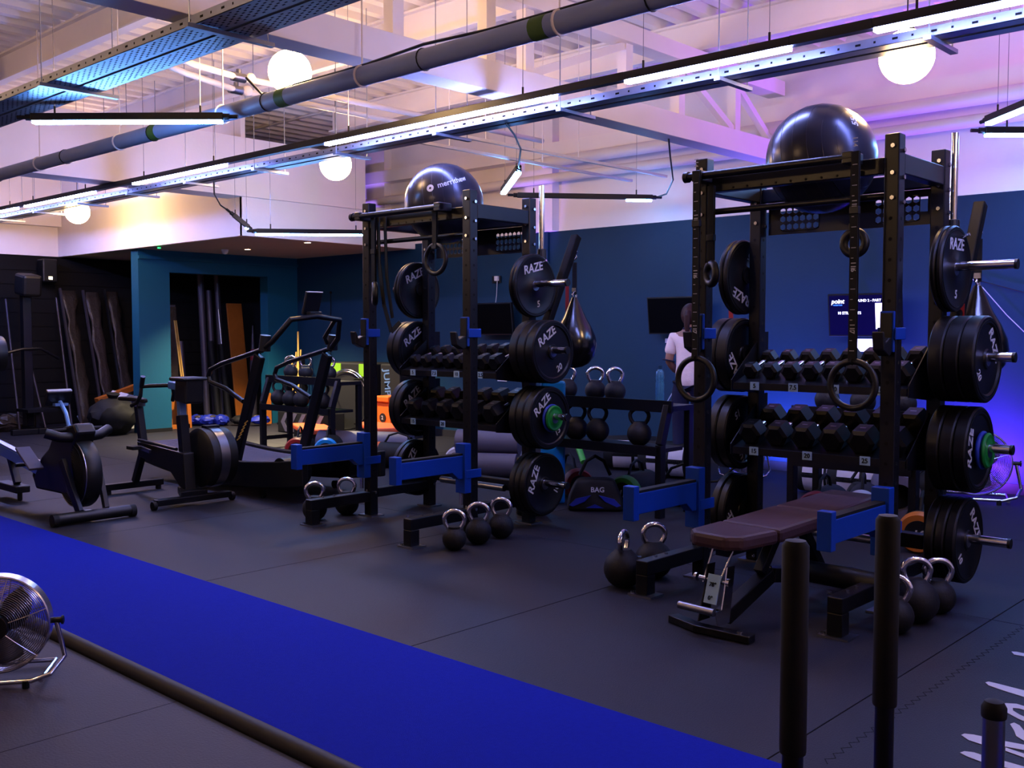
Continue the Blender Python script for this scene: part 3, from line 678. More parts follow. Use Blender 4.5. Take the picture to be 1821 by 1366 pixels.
# ================================================================ bench
t = thing('weight_bench', 'adjustable weight bench with brown-black padding in front of the right rack', 'bench', (-2.48, 4.0, 0), math.radians(-4))
def pad(y0, y1, z0, z1, w0, w1, ch0=0):
    m = MB(); th = .07
    pts = [(-w0/2+ch0, y0), (w0/2-ch0, y0), (w0/2, y0+ch0), (w1/2, y1), (-w1/2, y1), (-w0/2, y0+ch0)] if ch0 else [(-w0/2, y0), (w0/2, y0), (w1/2, y1), (-w1/2, y1)]
    f_ = lambda y: z0+(z1-z0)*(y-y0)/(y1-y0)
    m.poly([(x, y, f_(y)) for x, y in pts], th, (0, 0, 1)); return m
obj('head_pad', pad(.0, .32, .40, .40, .30, .34, .06), 'brown_pad', t, bev=.02)
obj('seat_pad', pad(.33, .80, .40, .42, .34, .34), 'brown_pad', t, bev=.02)
obj('back_pad', pad(.81, 1.35, .42, .45, .34, .30), 'brown_pad', t, bev=.02)
obj('pad_rail', MB().bar((0, .1, .375), (0, 1.3, .40), .07, .05), 'rack_black', t, bev=.004)
obj('main_beam', MB().bar((0, .12, .06), (0, .5, .20), .07, .07).bar((0, .5, .20), (0, 1.35, .06), .08, .07), 'rack_black', t, bev=.004)
obj('support_arm', MB().bar((0, .42, .22), (0, .55, .38), .05, .05), 'rack_black', t, bev=.003); obj('support_arm', MB().bar((0, 1.0, .14), (0, .8, .4), .05, .05), 'rack_black', t, bev=.003)
fr = obj('front_foot', MB().bar((-.24, .05, .02), (-.05, .0, .02), .06, .035).bar((-.07, .0, .02), (.22, .03, .02), .06, .035), 'rack_black', t, bev=.004)
obj('rear_foot', MB().bb(-.3, .3, 1.28, 1.36, 0, .05), 'rack_black', t, bev=.004)
ld = obj('adjuster_plate', MB().poly([(.05, .0, .05), (.05, .09, .05), (.05, .13, .31), (.05, .07, .31), (.05, .05, .2), (.05, .03, .12), (.05, -.02, .12)], .006, (1, 0, 0)), 'chrome', t)
obj('adjuster_plate', MB().poly([(-.06, .0, .05), (-.06, .09, .05), (-.06, .13, .31), (-.06, .07, .31), (-.06, .05, .2)], .006, (1, 0, 0)), 'rack_black', t)
sc_ = obj('angle_scale', MB().bar((-.005, .02, .14), (-.005, .06, .27), .07, .006, (0, -1, .3)), 'tag_blue', t)
text('0°', .028, 'hole', sc_, (-.005, .021, .165), (1, 0, 0), (0, .3, 1), 'scale_number'); text('78°', .028, 'hole', sc_, (-.005, .041, .225), (1, 0, 0), (0, .3, 1), 'scale_number')
obj('foot_roller', MB().cyl((-.15, -.02, .115), (.05, -.02, .115), .018), 'steel', t, sm=True)
obj('pivot_bolt', MB().cyl((-.1, .07, .24), (.075, .07, .24), .012).cyl((.058, .07, .24), (.075, .07, .24), .022).cyl((-.125, .07, .24), (-.11, .07, .24), .02), 'chrome', t, sm=True)
obj('lever_rod', MB().cyl((.02, .07, .25), (.05, .12, .38), .006).cyl((-.08, .07, .22), (-.06, .12, .38), .006), 'chrome', t, sm=True)
obj('transport_roller', MB().cyl((.06, .78, .18), (.5, .78, .18), .055, n=20), 'black_plastic', t, sm=True)
stuff(obj('bolt_heads', MB().cyl((.04, .3, .33), (.045, .3, .33), .008).cyl((.04, .45, .25), (.045, .45, .25), .008).cyl((.04, .6, .2), (.045, .6, .2), .008).cyl((.04, .8, .17), (.045, .8, .17), .008).cyl((.16, .02, .038), (.16, .02, .046), .012), 'bolt', t))

# push sled, lower right
t = thing('push_sled', 'black weight sled with upright push poles at lower right', 'sled', (-.85, 2.1, 0))
o0 = Vector((-.85, 2.1, 0))
for nm, (x, y, zt) in (('near', (-.938, 1.833, .99)), ('far', (-.905, 2.20, .995))):
    x -= o0.x; y -= o0.y
    p = obj('push_pole', MB().cyl((x, y, .05), (x, y, zt-.42), .021, n=24), 'rack_black', t, sm=True)
    m = MB(); m.lathe([(.0255, zt-.43), (.0265, zt-.425), (.0265, zt-.012), (.02, zt-.002), (.01, zt)], (x, y, 0), n=28)
    obj('pole_sleeve', m, 'black_matte', p)
obj('sled_base', MB().poly([(-.2, -.35, .02), (.5, -.35, .02), (.5, .5, .02), (-.2, .5, .02)], .06, (0, 0, 1)), 'rack_black', t, bev=.01)
obj('pole_gusset', MB().poly([(-.06, .1, .08), (.1, .1, .08), (.02, .1, .2), (-.05, .1, .2)], .01, (0, 1, 0)), 'rack_black', t)
lp = obj('load_post', MB().cyl((.115, .30, .08), (.115, .30, .535), .024, n=28), 'steel', t, sm=True)
m = MB(); m.lathe([(.0265, .525), (.0275, .53), (.0275, .548), (.02, .562), (.004, .568)], (.115, .30, 0), n=28); obj('post_cap', m, 'black_matte', lp)

# ================================================================ fans
def make_fan(R=.192):
    t = thing('floor_fan', '', 'fan')
    zc = R+.04
    obj('outer_ring', MB().lathe([(R, -.034), (R+.005, -.03), (R+.005, .03), (R, .034), (R-.004, .03), (R-.004, -.03)], (0, 0, zc), 'Y', 56, loop=True), 'fan_metal', t)
    for nm, y0, s_ in (('front_grille', -.03, -1), ('rear_grille', .03, 1)):
        m = MB(); k = 0
        while .05+k*.0075 < R: rr = .05+k*.0075; m.ring((0, y0+s_*.035*(1-(rr/R)**2), zc), (0, 1, 0), rr, .0017, 44, 3); k += 1
        for q in range(6):
            a = PI*q/3+.3; m.tube([((.045+(R-.045)*u)*math.cos(a), y0+s_*(.036*(1-((.045+(R-.045)*u)/R)**2)+.001), zc+(.045+(R-.045)*u)*math.sin(a)) for u in (0, .33, .66, 1)], .0022, 5)
        stuff(obj(nm, m, 'fan_metal', t))
    obj('centre_badge', MB().cyl((0, -.085, zc), (0, -.062, zc), .05, .052, n=28), 'black_plastic', t, sm=True)
    obj('motor', MB().cyl((0, .02, zc), (0, .16, zc), .055, n=24), 'black_plastic', t, sm=True)
    for q in range(3):
        m = MB(); a = 2*PI*q/3+.5; N = 7; rows = []
        for i in range(N):
            u = i/(N-1); rr = .03+u*(R-.06); wv = .045+.085*math.sin(PI*min(1, u*.75+.15))
            rows.append([m.bm.verts.new((rr*math.cos(a+sgn*wv/max(rr, .06)*.5+.35*u), -.01+sgn*.025, zc+rr*math.sin(a+sgn*wv/max(rr, .06)*.5+.35*u))) for sgn in (-1, 0, 1)])
        for A, B in zip(rows, rows[1:]):
            for k in range(2): m.bm.faces.new((A[k], A[k+1], B[k+1], B[k]))
        m.smooth = True; b = obj('fan_blade', m, 'blade_metal', t); b.modifiers.new('s', 'SOLIDIFY').thickness = .002
    pts = [(R+.02, 0, zc), (R+.035, 0, zc-.07), (R+.05, .0, zc-.15), (R+.02, 0, .05), (R-.05, 0, .026), (-R+.05, 0, .026), (-R-.02, 0, .05), (-R-.05, 0, zc-.15), (-R-.035, 0, zc-.07), (-R-.02, 0, zc)]
    obj('stand_front_tube', MB().tube([(x, y-.12 if z < .06 else y, z) for x, y, z in pts], .0095, 10), 'chrome', t)
    obj('stand_rear_tube', MB().tube([(-R+.02, -.1, .02), (-R+.02, .16, .02), (R-.02, .16, .02), (R-.02, -.1, .02)], .0095, 8), 'chrome', t)
    for s_ in (-1, 1):
        obj('pivot_knob', MB().cyl((s_*(R+.004), 0, zc), (s_*(R+.05), 0, zc), .012).ring((s_*(R+.045), 0, zc), (1, 0, 0), .014, .005, 12, 6), 'black_plastic', t, sm=True)
        obj('rubber_foot', MB().cyl((s_*(R-.07), -.12, 0), (s_*(R-.07), -.12, .03), .014), 'black_plastic', t)
    return t
fan = make_fan(); fan.location = (-4.235, 1.535, 0); fan.rotation_euler = (0, 0, math.radians(55)); fan['label'] = 'chrome floor fan at lower left, cut off by the picture edge'; fan['group'] = 'chrome floor fans'
f2 = dup(fan, (-2.86, 8.72, 0), math.radians(20), 'chrome floor fan lit purple at the right, against the back wall'); f2.scale = (1.4,)*3
dup(fan, (-4.92, 8.55, 0), math.radians(25), 'chrome floor fan lit blue, seen below the dumbbells of the right rack')
for x, y, m, nm in ((-5.15, 8.9, 'can_blue', 'blue'), (-3.35, 8.95, 'can_purple', 'purple'), (-8.35, 8.95, 'can_blue', 'violet-blue')):
    t = thing('uplight', 'small %s LED uplighter on the floor by the wall' % nm, 'uplight', (x, y, 0))
    obj('can', MB().cyl((0, 0, .03), (0, 0, .14), .045, .055), 'black_plastic', t); obj('lens', MB().cyl((0, 0, .14), (0, 0, .145), .05), m, t); obj('yoke', MB().bb(-.06, .06, -.02, .02, 0, .03), 'black_plastic', t)

# ================================================================ cardio machines
# rower: front foot at x=-7.3, monorail runs away to -x
t = thing('rowing_machine', 'black air rowing machine at the far left beside the turf', 'rowing machine', (-7.55, 3.33, 0))
obj('front_foot', MB().cyl((.25, -.27, .05), (.25, .27, .05), .042, n=20), 'black_plastic', t, sm=True)
for s_ in (-1, 1): obj('foot_wheel', MB().cyl((.25, s_*.27, .045), (.25, s_*.31, .045), .047, n=20), 'black_matte', t, sm=True)
obj('sticker', MB().box((.25, -.05, .0925), (.03, .05, .002)), 'print_white', t)
for s_ in (-1, 1): obj('leg', MB().bar((.02, s_*.13, .45), (.23, s_*.1, .08), .035, .06), 'rack_black', t, bev=.004)
m = MB(); m.lathe([(.02, -.065), (.2, -.07), (.25, -.06), (.262, -.04), (.262, .04), (.25, .06), (.2, .07), (.02, .065)], (.02, 0, .345), 'Y', 40)
fwl = obj('flywheel_cage', m, 'black_plastic', t)
m = MB()
for k in range(9): m.ring((.02, -.072, .345), (0, 1, 0), .08+.018*k, .003, 36, 4)
stuff(obj('cage_vents', m, 'black_matte', fwl))
obj('air_window', MB().cyl((.03, -.078, .24), (.03, -.07, .24), .075, n=24), 'tube_grey', fwl)
obj('damper_trim', MB().ring((.02, -.06, .345), (0, 1, 0), .25, .004, 40, 6), 'steel', fwl)
obj('body_shell', MB().poly([(-.62, -.075, .16), (-.66, -.075, .24), (-.5, -.075, .42), (-.36, -.075, .5), (-.27, -.075, .62), (-.1, -.075, .68), (.1, -.075, .72), (.16, -.075, .66), (.06, -.075, .5), (.1, -.075, .3), (-.05, -.075, .17)], .15, (0, 1, 0)), 'black_plastic', t, bev=.02)
obj('handle_cradle', MB().tube([(.0, -.24, .655), (.04, -.15, .62), (.08, 0, .61), (.04, .15, .62), (.0, .24, .655)], .038, 10), 'black_plastic', t)
obj('pull_handle', MB().cyl((-.03, -.2, .665), (-.03, .2, .665), .015), 'black_matte', t, sm=True)
ma = obj('monitor_arm', MB().tube([(-.14, 0, .66), (-.2, 0, .78), (-.3, 0, .86)], .016, 8), 'rail_blue', t)
mo = obj('monitor', MB().box((-.33, 0, .89), (.035, .19, .12), (0, .45, 0)), 'black_plastic', t, bev=.008)
obj('monitor_top_edge', MB().box((-.305, 0, .948), (.03, .185, .008), (0, .45, 0)), 'print_white', mo)
obj('monitor_bracket', MB().box((-.29, 0, .84), (.05, .1, .02)), 'rail_blue', t)
obj('monorail', MB().bar((-.6, 0, .29), (-2.7, 0, .56), .06, .09), 'rail_blue', t, bev=.006)
obj('rail_cap', MB().bar((-.75, 0, .36), (-2.7, 0, .612), .05, .012), 'steel', t)
for s_ in (-1, 1):
    obj('footrest', MB().box((-.5, s_*.16, .42), (.3, .11, .02), (0, .5, 0)), 'mat_grey', t, bev=.004)
obj('footrest_bar', MB().cyl((-.62, -.22, .36), (-.62, .22, .36), .015), 'black_plastic', t)
obj('carry_hook', MB().tube([(-.8, 0, .3), (-.82, 0, .24), (-.78, 0, .19), (-.7, 0, .16)], .013, 8), 'black_plastic', t)
obj('rear_leg', MB().bar((-1.3, 0, .36), (-1.16, 0, .14), .05, .05), 'black_plastic', t); obj('rear_foot', MB().bb(-1.5, -1.05, -.06, .06, .07, .13).cyl((-1.12, 0, 0), (-1.12, 0, .08), .02), 'black_plastic', t, bev=.01)
obj('seat', MB().box((-2.2, 0, .62), (.24, .32, .06)), 'black_matte', t, bev=.02)

# air bike
t = thing('exercise_bike', 'black stationary exercise bike with front air flywheel and curled handlebar', 'exercise bike', (-7.9, 4.2, 0))
obj('rear_foot', MB().bb(-.56, -.5, -.27, .27, .035, .09), 'rack_black', t, bev=.006)
for s_ in (-1, 1):
    obj('levelling_foot', MB().cyl((-.53, s_*.23, 0), (-.53, s_*.23, .035), .025), 'black_matte', t)
    obj('front_caster', MB().cyl((.49, s_*.33, .035), (.49, s_*.36, .035), .035), 'black_matte', t, sm=True)
obj('front_foot', MB().bb(.45, .52, -.33, .33, .03, .08).poly([(.3, -.04, .08), (.5, -.12, .06), (.5, .12, .06), (.3, .04, .08)], .06, (0, 0, 1)), 'rack_black', t, bev=.006)
obj('seat_tube', MB().bar((-.33, 0, .38), (-.42, 0, .78), .06, .06), 'rack_black', t, bev=.006)
obj('rear_strut', MB().bar((-.33, 0, .40), (-.5, 0, .09), .05, .06), 'rack_black', t, bev=.006)
obj('lower_frame', MB().poly([(-.36, -.05, .46), (.42, -.05, .42), (.45, -.05, .1), (.35, -.05, .14), (.2, -.05, .25), (-.34, -.05, .33)], .1, (0, 1, 0)), 'black_plastic', t, bev=.01)
obj('frame_highlight_tube', MB().cyl((-.3, -.06, .475), (.33, -.06, .445), .014), 'rack_black', t, sm=True)
obj('handlebar_post', MB().bar((.4, 0, .1), (.32, 0, .72), .07, .075), 'rack_black', t, bev=.006)
obj('telescopic_post', MB().bar((.32, 0, .71), (.30, 0, .97), .05, .058), 'rail_blue', t, bev=.004)
obj('post_head', MB().box((.26, 0, .955), (.2, .07, .06), (0, .06, 0)), 'rail_blue', t, bev=.006)
obj('handlebar', MB().tube([(.2, 0, .96), (-.02, -.1, .95), (-.08, -.14, .94), (-.08, -.15, .87), (-.12, -.16, .81), (-.2, -.17, .78)], .017, 10).tube([(.2, 0, .96), (-.02, .1, .95), (-.08, .14, .94), (-.08, .15, .87), (-.12, .16, .81)], .017, 10).tube([(-.08, -.14, .94), (-.03, -.15, 1.03)], .02, 10), 'black_plastic', t)
obj('console', MB().box((.44, 0, .93), (.18, .16, .2), (0, .1, 0)).box((.43, 0, 1.02), (.24, .22, .03)), 'black_plastic', t, bev=.02)
m = MB(); m.lathe([(.02, -.13), (.2, -.13), (.24, -.11), (.24, .11), (.2, .13), (.02, .13)], (.42, .2, .37), 'Y', 40); fl_ = obj('flywheel_cage', m, 'black_plastic', t)
m = MB(); m.lathe([(.241, -.045), (.246, -.045), (.246, .035), (.241, .035)], (.42, .2, .37), 'Y', 40, loop=True); obj('silver_band', m, 'steel', fl_)
obj('cage_handle', MB().box((.42, .2, .62), (.08, .12, .02)), 'black_plastic', fl_)
obj('saddle', MB().poly([(-.62, -.09, .80), (-.62, .09, .80), (-.45, .05, .80), (-.28, .02, .79), (-.28, -.02, .79), (-.45, -.05, .80)], .035, (0, 0, 1)), 'black_matte', t, bev=.012)
obj('saddle_rail', MB().bb(-.5, -.33, -.02, .02, .76, .80).box((-.42, -.03, .765), (.06, .02, .02)), 'steel', t)
obj('crank', MB().bar((-.05, -.09, .4), (-.22, -.09, .42), .02, .03), 'steel', t); obj('pedal', MB().box((-.24, -.13, .42), (.12, .09, .03)), 'black_matte', t, bev=.004)

# curved treadmill
t = thing('treadmill', 'black self-powered curved treadmill with looping handrails', 'treadmill', (-7.6, 5.15, 0))
x0, y0 = -7.6, 5.15
def dz(x): return .17+.10*((x+.45)/1.35)**2
for s_, nm in ((-1, 'near'), (1, 'far')):
    top = [(-1.7+.12*i) for i in range(23)]; y = s_*.37
    P = [(x, y, dz(x)+.11) for x in top]+[(x, y, max(.04, dz(x)-.11)) for x in reversed(top)]
    obj('side_panel', MB().poly(P, .06*s_, (0, 1, 0)), 'black_plastic', t, bev=.01)
m = MB(); N = 40
for i in range(N):
    x = -1.65+2.45*i/N; m.box((x+.03, 0, dz(x)+.075), (.054, .7, .02), (0, -math.atan(.2*(x+.45)/1.82), 0))
stuff(obj('belt_slats', m, 'mat_grey', t))
for s_ in (-1, 1):
    obj('front_cover', MB().cyl((.62, s_*.20, .26), (.62, s_*.42, .26), .13, .11, n=24), 'black_plastic', t, sm=True)
    obj('front_wheel', MB().cyl((.3, s_*.36, .035), (.3, s_*.39, .035), .035), 'black_matte', t, sm=True)
    y = s_*.35
    up_ = obj('mast', MB().bar((-.16, y, .25), (.24, y, 1.20), .05, .11), 'rack_black', t, bev=.01)
    obj('handrail', MB().tube([(.28, y, 1.25), (.0, y, 1.19), (-.35, y, 1.12), (-.55, y, 1.06), (-.585, y, 1.0), (-.56, y, .95), (-.3, y, .90), (-.02, y, .80)], .021, 10), 'rack_black', t)
    obj('cup_holder', MB().cyl((.28, y+.02, 1.24), (.3, y+.02, 1.37), .05, .045, n=20), 'black_plastic', t, sm=True)
obj('warning_label', MB().box((.62, -.424, .29), (.10, .004, .07)), 'paper', t)
obj('upper_handlebar', MB().tube([(.26, -.35, 1.24), (.4, -.33, 1.32), (.55, -.25, 1.5), (.56, 0, 1.53), (.55, .25, 1.5), (.42, .33, 1.34), (.28, .35, 1.24)], .024, 10).tube([(.55, .2, 1.5), (.4, .2, 1.35), (.3, .3, 1.3)], .018, 8), 'rack_black', t)
cs = obj('console', MB().box((.5, 0, 1.64), (.03, .16, .20), (0, .35, 0)).box((.53, 0, 1.54), (.06, .12, .06)), 'black_plastic', t, bev=.006)
obj('console_top', MB().box((.535, 0, 1.735), (.04, .15, .008)), 'paper', cs)
sp = MB()
for k in range(6): sp.box((-.02+.011*k*2.2, -.403, .48+.05*k*.6), (.06, .003, .01), (0, -.5, 0))
stuff(obj('gold_stripes', sp, 'cane', t))

# ================================================================ kettlebell racks
def kb_rack(loc, label, tops, mids, L=1.3):
    t = thing('kettlebell_rack', label, 'kettlebell rack', loc, group='two-tier kettlebell racks')
    for x in (0, L):
        obj('side_frame', MB().bar((x, 0, 0), (x, 0, .55), .05, .07, (0, 1, 0)).bar((x, 0, .55), (x, .1, .84), .05, .07, (0, 1, 0)).bar((x, .38, 0), (x, .38, .8), .05, .06, (0, 1, 0)).bb(x-.02, x+.02, 0, .38, .1, .15), 'rack_black', t, bev=.004)
    obj('top_shelf', MB().bb(-.05, L+.05, .08, .38, .80, .84).bb(-.05, L+.05, .07, .09, .79, .88), 'rack_black', t)
    obj('lower_shelf', MB().bb(0, L, -.04, .3, .49, .52).bb(0, L, -.05, -.03, .47, .54), 'rack_black', t)
    return t
k1 = kb_rack((-10.45, 6.85, 0), 'black kettlebell rack behind the treadmill, against the teal corner', 3, 4, 1.35)
k2 = kb_rack((-5.62, 6.28, 0), 'black kettlebell rack between the two power racks', 3, 4, 1.3)
k3 = kb_rack((-3.36, 6.5, 0), 'black kettlebell rack hidden behind the right power rack', 3, 4, .85)
names = ['first', 'second', 'third', 'fourth']
for (o0, L, nm, tl) in (((-10.45, 6.85), 1.35, 'treadmill-side', (.25, .55, 1.0)), ((-5.62, 6.28), 1.3, 'middle', (.2, .5, .7)), ((-3.36, 6.5), .85, 'right-hand', (.14, .4, .68))):
    for i, fx in enumerate(tl):
        put_kb('m', (o0[0]+fx*1.0, o0[1]+.23, .84), .7+.2*i, 'steel-handled kettlebell, %s from left on top of the %s kettlebell rack' % (names[i], nm), 'kettlebells on racks')
    for i in range(4 if L > 1 else 3):
        put_kb('blk', (o0[0]+(.15, .39, .61, 1.02)[i], o0[1]+.12, .52), .45, 'black kettlebell, %s from left on the lower tier of the %s rack' % (names[i], nm), 'kettlebells on racks', r=.095, hm='kettle', hw=.07)
t = thing('water_bottle', 'clear blue water bottle on the right end of the middle kettlebell rack', 'bottle', (-4.48, 6.5, .84))
m = MB(); m.lathe([(.03, 0), (.034, .01), (.034, .16), (.028, .18), (.034, .2), (.03, .25), (.015, .27)], n=20); obj('bottle_body', m, 'clear_blue', t); obj('cap', MB().cyl((0, 0, .27), (0, 0, .3), .016), 'teal_wall', t)

# power bags: cylinder with coloured end ring and black printed disc
def power_bag(loc, yaw, col, num, label, R=.13, L=.5):
    t = thing('power_bag', label, 'weight bag', loc, yaw, 'round-ended weight bags')
    m = MB(); m.lathe([(R*.6, 0), (R*.93, .0), (R, .03), (R, L-.03), (R*.93, L), (R*.5, L)], (0, 0, R), 'Y', 36); obj('bag_body', m, 'black_matte', t)
    m = MB(); m.lathe([(R*.62, -.012), (R*.9, -.012), (R*1.01, .02), (R*1.01, .06), (R*.9, .05), (R*.62, .0)], (0, 0, R), 'Y', 36, loop=True); e = obj('coloured_end', m, col, t)
    obj('end_disc', MB().cyl((0, -.016, R), (0, 0, R), R*.63, n=32), 'black_plastic', e)
    text(num, R*.62, 'print_white', e, (0, -.0175, R*.92), (1, 0, 0), (0, 0, 1), 'number', shear=.2)
    obj('carry_strap', MB().tube([(0, L*.2, 2*R-.01), (0, L*.3, 2*R+.07), (0, L*.5, 2*R+.1), (0, L*.7, 2*R+.07), (0, L*.8, 2*R-.01)], .012, 6), 'black_matte', t)
    return t
yw = math.radians(40)
power_bag(U(1030, 890, z=0), math.radians(58), 'red', '25', 'red-ended weight bag marked 25, right of the left rack plates')
power_bag(U(1108, 905, z=0), math.radians(12), 'lime', '15', 'green-ended weight bag marked 15, beside the blue arm')
power_bag(U(1448, 940, z=0), math.radians(10), 'red', '25', 'red-ended weight bag under the dumbbell shelves of the right rack')
power_bag(U(1520, 935, z=0)+Vector((0, .1, 0)), math.radians(20), 'bag_white', '5', 'white-ended weight bag under the dumbbell shelves of the right rack', R=.12)
power_bag(U(1632, 985, z=0), math.radians(15), 'wood', '10', 'orange-ended weight bag marked 10 behind the right rack plates')
power_bag(U(527, 822, z=0), math.radians(45), 'red', '25', 'red-ended weight bag marked 25 behind the treadmill hood')
power_bag(U(545, 822, z=0)+Vector((.18, .12, 0)), math.radians(45), 'sky_bar', '10', 'blue-ended weight bag next to the red one behind the treadmill')
power_bag(U(668, 830, z=0), math.radians(-60), 'orange', '20', 'orange-ended weight bag behind the left upright of the left rack')
power_bag(U(812, 838, z=0), math.radians(40), 'bag_white', '5', 'white-ended weight bag under the shelves of the left rack', R=.12)
# long rolls
def roll(name, loc, yaw, R, L, m, label, hollow=True, cat='roll'):
    t = thing(name, label, cat, loc, yaw)
    me = MB(); r_ = R*.62
    if hollow: me.lathe([(r_, 0), (R, 0), (R, L), (r_, L)], (0, 0, R), 'Y', 36, loop=True)
    else: me.lathe([(R*.3, 0), (R*.95, 0), (R, .01), (R, L-.01), (R*.95, L)], (0, 0, R), 'Y', 36)
    obj('rolled_sheet', me, m, t)
    if hollow: obj('inner_lining', MB().cyl((0, .12, R), (0, L-.006, R), r_+.001, n=30), 'hole', t, sm=True)
    return t
roll('foam_roll', U(1600, 930, z=0)+Vector((-.05, .1, 0)), math.radians(26), .165, .8, 'mat_grey', 'big dark hollow roll pointing at the camera behind the right rack')
roll('yoga_mat_roll', U(570, 808, z=0), math.radians(-62), .14, 1.1, 'mat_grey', 'grey rolled mat lying behind the treadmill')
t = thing('leaning_roll_stack', 'grey-mauve rolled mats lying behind the shelves of the left rack', 'rolled mats', U(820, 842, z=0), math.radians(-60))
for i, (dx, dz_) in enumerate(((0, 0), (.24, 0), (.12, .21))): obj('mat_roll', MB().cyl((dx, 0, .12+dz_), (dx, .62, .12+dz_), .12, n=28), 'mat_grey' if i else 'bag_white', t, sm=True)
t = thing('cylinder_pad', 'upright dark padded cylinder under the left rack shelves', 'roller', (-5.15, 5.75, 0))
obj('pad_body', MB().lathe([(.1, 0), (.11, .01), (.11, .42), (.1, .44), (.02, .445)], n=30), 'rack_black', t); obj('pad_button', MB().sph((0, 0, .447), .012, 10), 'chrome', t)
# holdall with BAG lettering
p = U(1058, 905, z=0); t = thing('sandbag', 'black and blue sandbag holdall between the red and green weight bags', 'bag', p, math.radians(38))
m = MB(); bmesh.ops.create_cube(m.bm, size=1, matrix=Matrix.Translation((0, 0, .15)) @ Matrix.Diagonal((.52, .3, .3, 1))); bmesh.ops.subdivide_edges(m.bm, edges=m.bm.edges, cuts=4, use_grid_fill=True)
for v in m.bm.verts: v.co.x *= 1-.35*(v.co.z/.3)**2; v.co.y *= 1-.4*(v.co.z/.3)**2; v.co += Vector((random.uniform(-.012, .012), random.uniform(-.012, .012), 0))
m.smooth = True; bmesh.ops.scale(m.bm, vec=(.85, .9, .82), verts=m.bm.verts); bb_ = obj('bag_body', m, 'black_matte', t); bb_.modifiers.new('s', 'SUBSURF').levels = 1
for s_ in (-1, 1): obj('blue_panel', MB().poly([(s_*.03, -.142, .13), (s_*.15, -.138, .10), (s_*.2, -.14, .05), (s_*.17, -.142, .04), (s_*.08, -.142, .08)], .01, (0, 1, 0)), 'blue_kit', t)
obj('blue_panel', MB().poly([(-.07, -.142, .03), (0, -.142, .06), (.07, -.142, .03)], .01, (0, 1, 0)), 'blue_kit', t)
text('BAG', .055, 'print_white', t, (.02, -.128, .17), (1, 0, 0), (0, .25, 1))
obj('carry_handle', MB().tube([(-.12, 0, .27), (-.07, 0, .38), (0, 0, .42), (.07, 0, .38), (.12, 0, .27)], .014, 8), 'black_matte', t)
for k, (px, py, s_, lb) in enumerate(((1150, 905, .8, 'black kit bag with loose straps behind the green weight bag'), (1490, 905, .9, 'black kit bag between the red and white ended bags'))):
    p = U(px, py, z=0)+Vector((.1, .35, 0)); t = thing('kit_bag', lb, 'bag', p, .4)
    o = dup(bb_, parent=t); o.scale = (s_, s_, s_*.8)
    obj('carry_handle', MB().tube([(-.14, -.05, .2), (-.08, -.05, .3), (.02, -.05, .34), (.1, -.05, .3), (.14, -.05, .2)], .012, 8), 'black_matte', t)
    obj('loose_strap', MB().tube([(.14, -.05, .2), (.3, -.1, .22), (.42, -.1, .33), (.5, -.1, .36)], .01, 6), 'black_matte', t)
# black and white barrel bags against the back wall
for k, (px, py, num, lb) in enumerate(((1128, 800, '9', 'black and white barrel bag left of the person'), (1195, 812, '8', 'black and white barrel bag nearer the person, half behind the rack leg'), (1480, 838, '25', 'white barrel bag marked RAZE under the 20 tag of the right rack'), (1543, 846, '6', 'white barrel bag in the middle of the three behind the right rack'), (1607, 852, '12', 'white barrel bag marked 12, rightmost behind the right rack'))):
    q = U(px, py, z=.2); x, y = q.x, q.y
    t = thing('barrel_bag', lb, 'weight bag', (x, y, 0), math.radians((30, 15, 5, 5, -12)[k]), 'black and white barrel bags')
    m = MB(); m.lathe([(.14, -.3), (.165, -.27), (.175, 0), (.165, .27), (.14, .3)], (0, 0, .175), 'X', 32); b = obj('bag_body', m, 'black_matte', t)
    for s_ in (-1, 1):
        for (a0, a1) in ((-55, -8), (6, 48)):
            m = MB(); rows = []
            for i in range(7):
                a = math.radians(a0+(a1-a0)*i/6); rows.append([m.bm.verts.new((xx, -(.181-abs(xx)*.02)*math.cos(a), .175+(.181-abs(xx)*.02)*math.sin(a))) for xx in ((s_*.012, s_*.10, s_*.20) if k > 1 or s_ < 0 else (s_*.02, s_*.1, s_*.16))])
            for A, B in zip(rows, rows[1:]):
                for q in range(2): m.bm.faces.new((A[q], A[q+1], B[q+1], B[q]))
            m.smooth = True; o = obj('white_panel', m, 'bag_white', t)
    text(num, .05, 'hole', t, (.10, -.166, .115), (1, 0, 0), (0, -.35, 1), 'number')
    obj('number_ring', MB().ring((.10, -.164, .115), (0, -1, -.4), .04, .002, 24, 4), 'hole', t)
    text('RAZE', .07, 'hole', t, (.0, -.155, .265), (1, 0, 0), (0, .5, 1)) if k >= 2 else None
    stuff(obj('laced_seam', (lambda m: [m.box((-.2+.02*i, -.183, .172+.006*(i % 2)), (.014, .006, .012)) for i in range(21)] and m)(MB()), 'hole', t))
# green and blue bars leaning in the middle, by the left rack
tag(obj('green_pole', MB().cyl(U(1000, 712, y=7.9), U(1038, 822, y=7.5), .03), 'lime', sm=True), 'lime green foam pole leaning behind the left rack plates', 'pole')
q = U(983, 895, z=0); tag(obj('foam_board', MB().box((q.x, q.y, .5), (.2, .06, 1.0), (0, 0, .7)), 'sky_bar', bev=.02), 'tall bright sky-blue foam board standing behind the plates of the left rack', 'foam board')
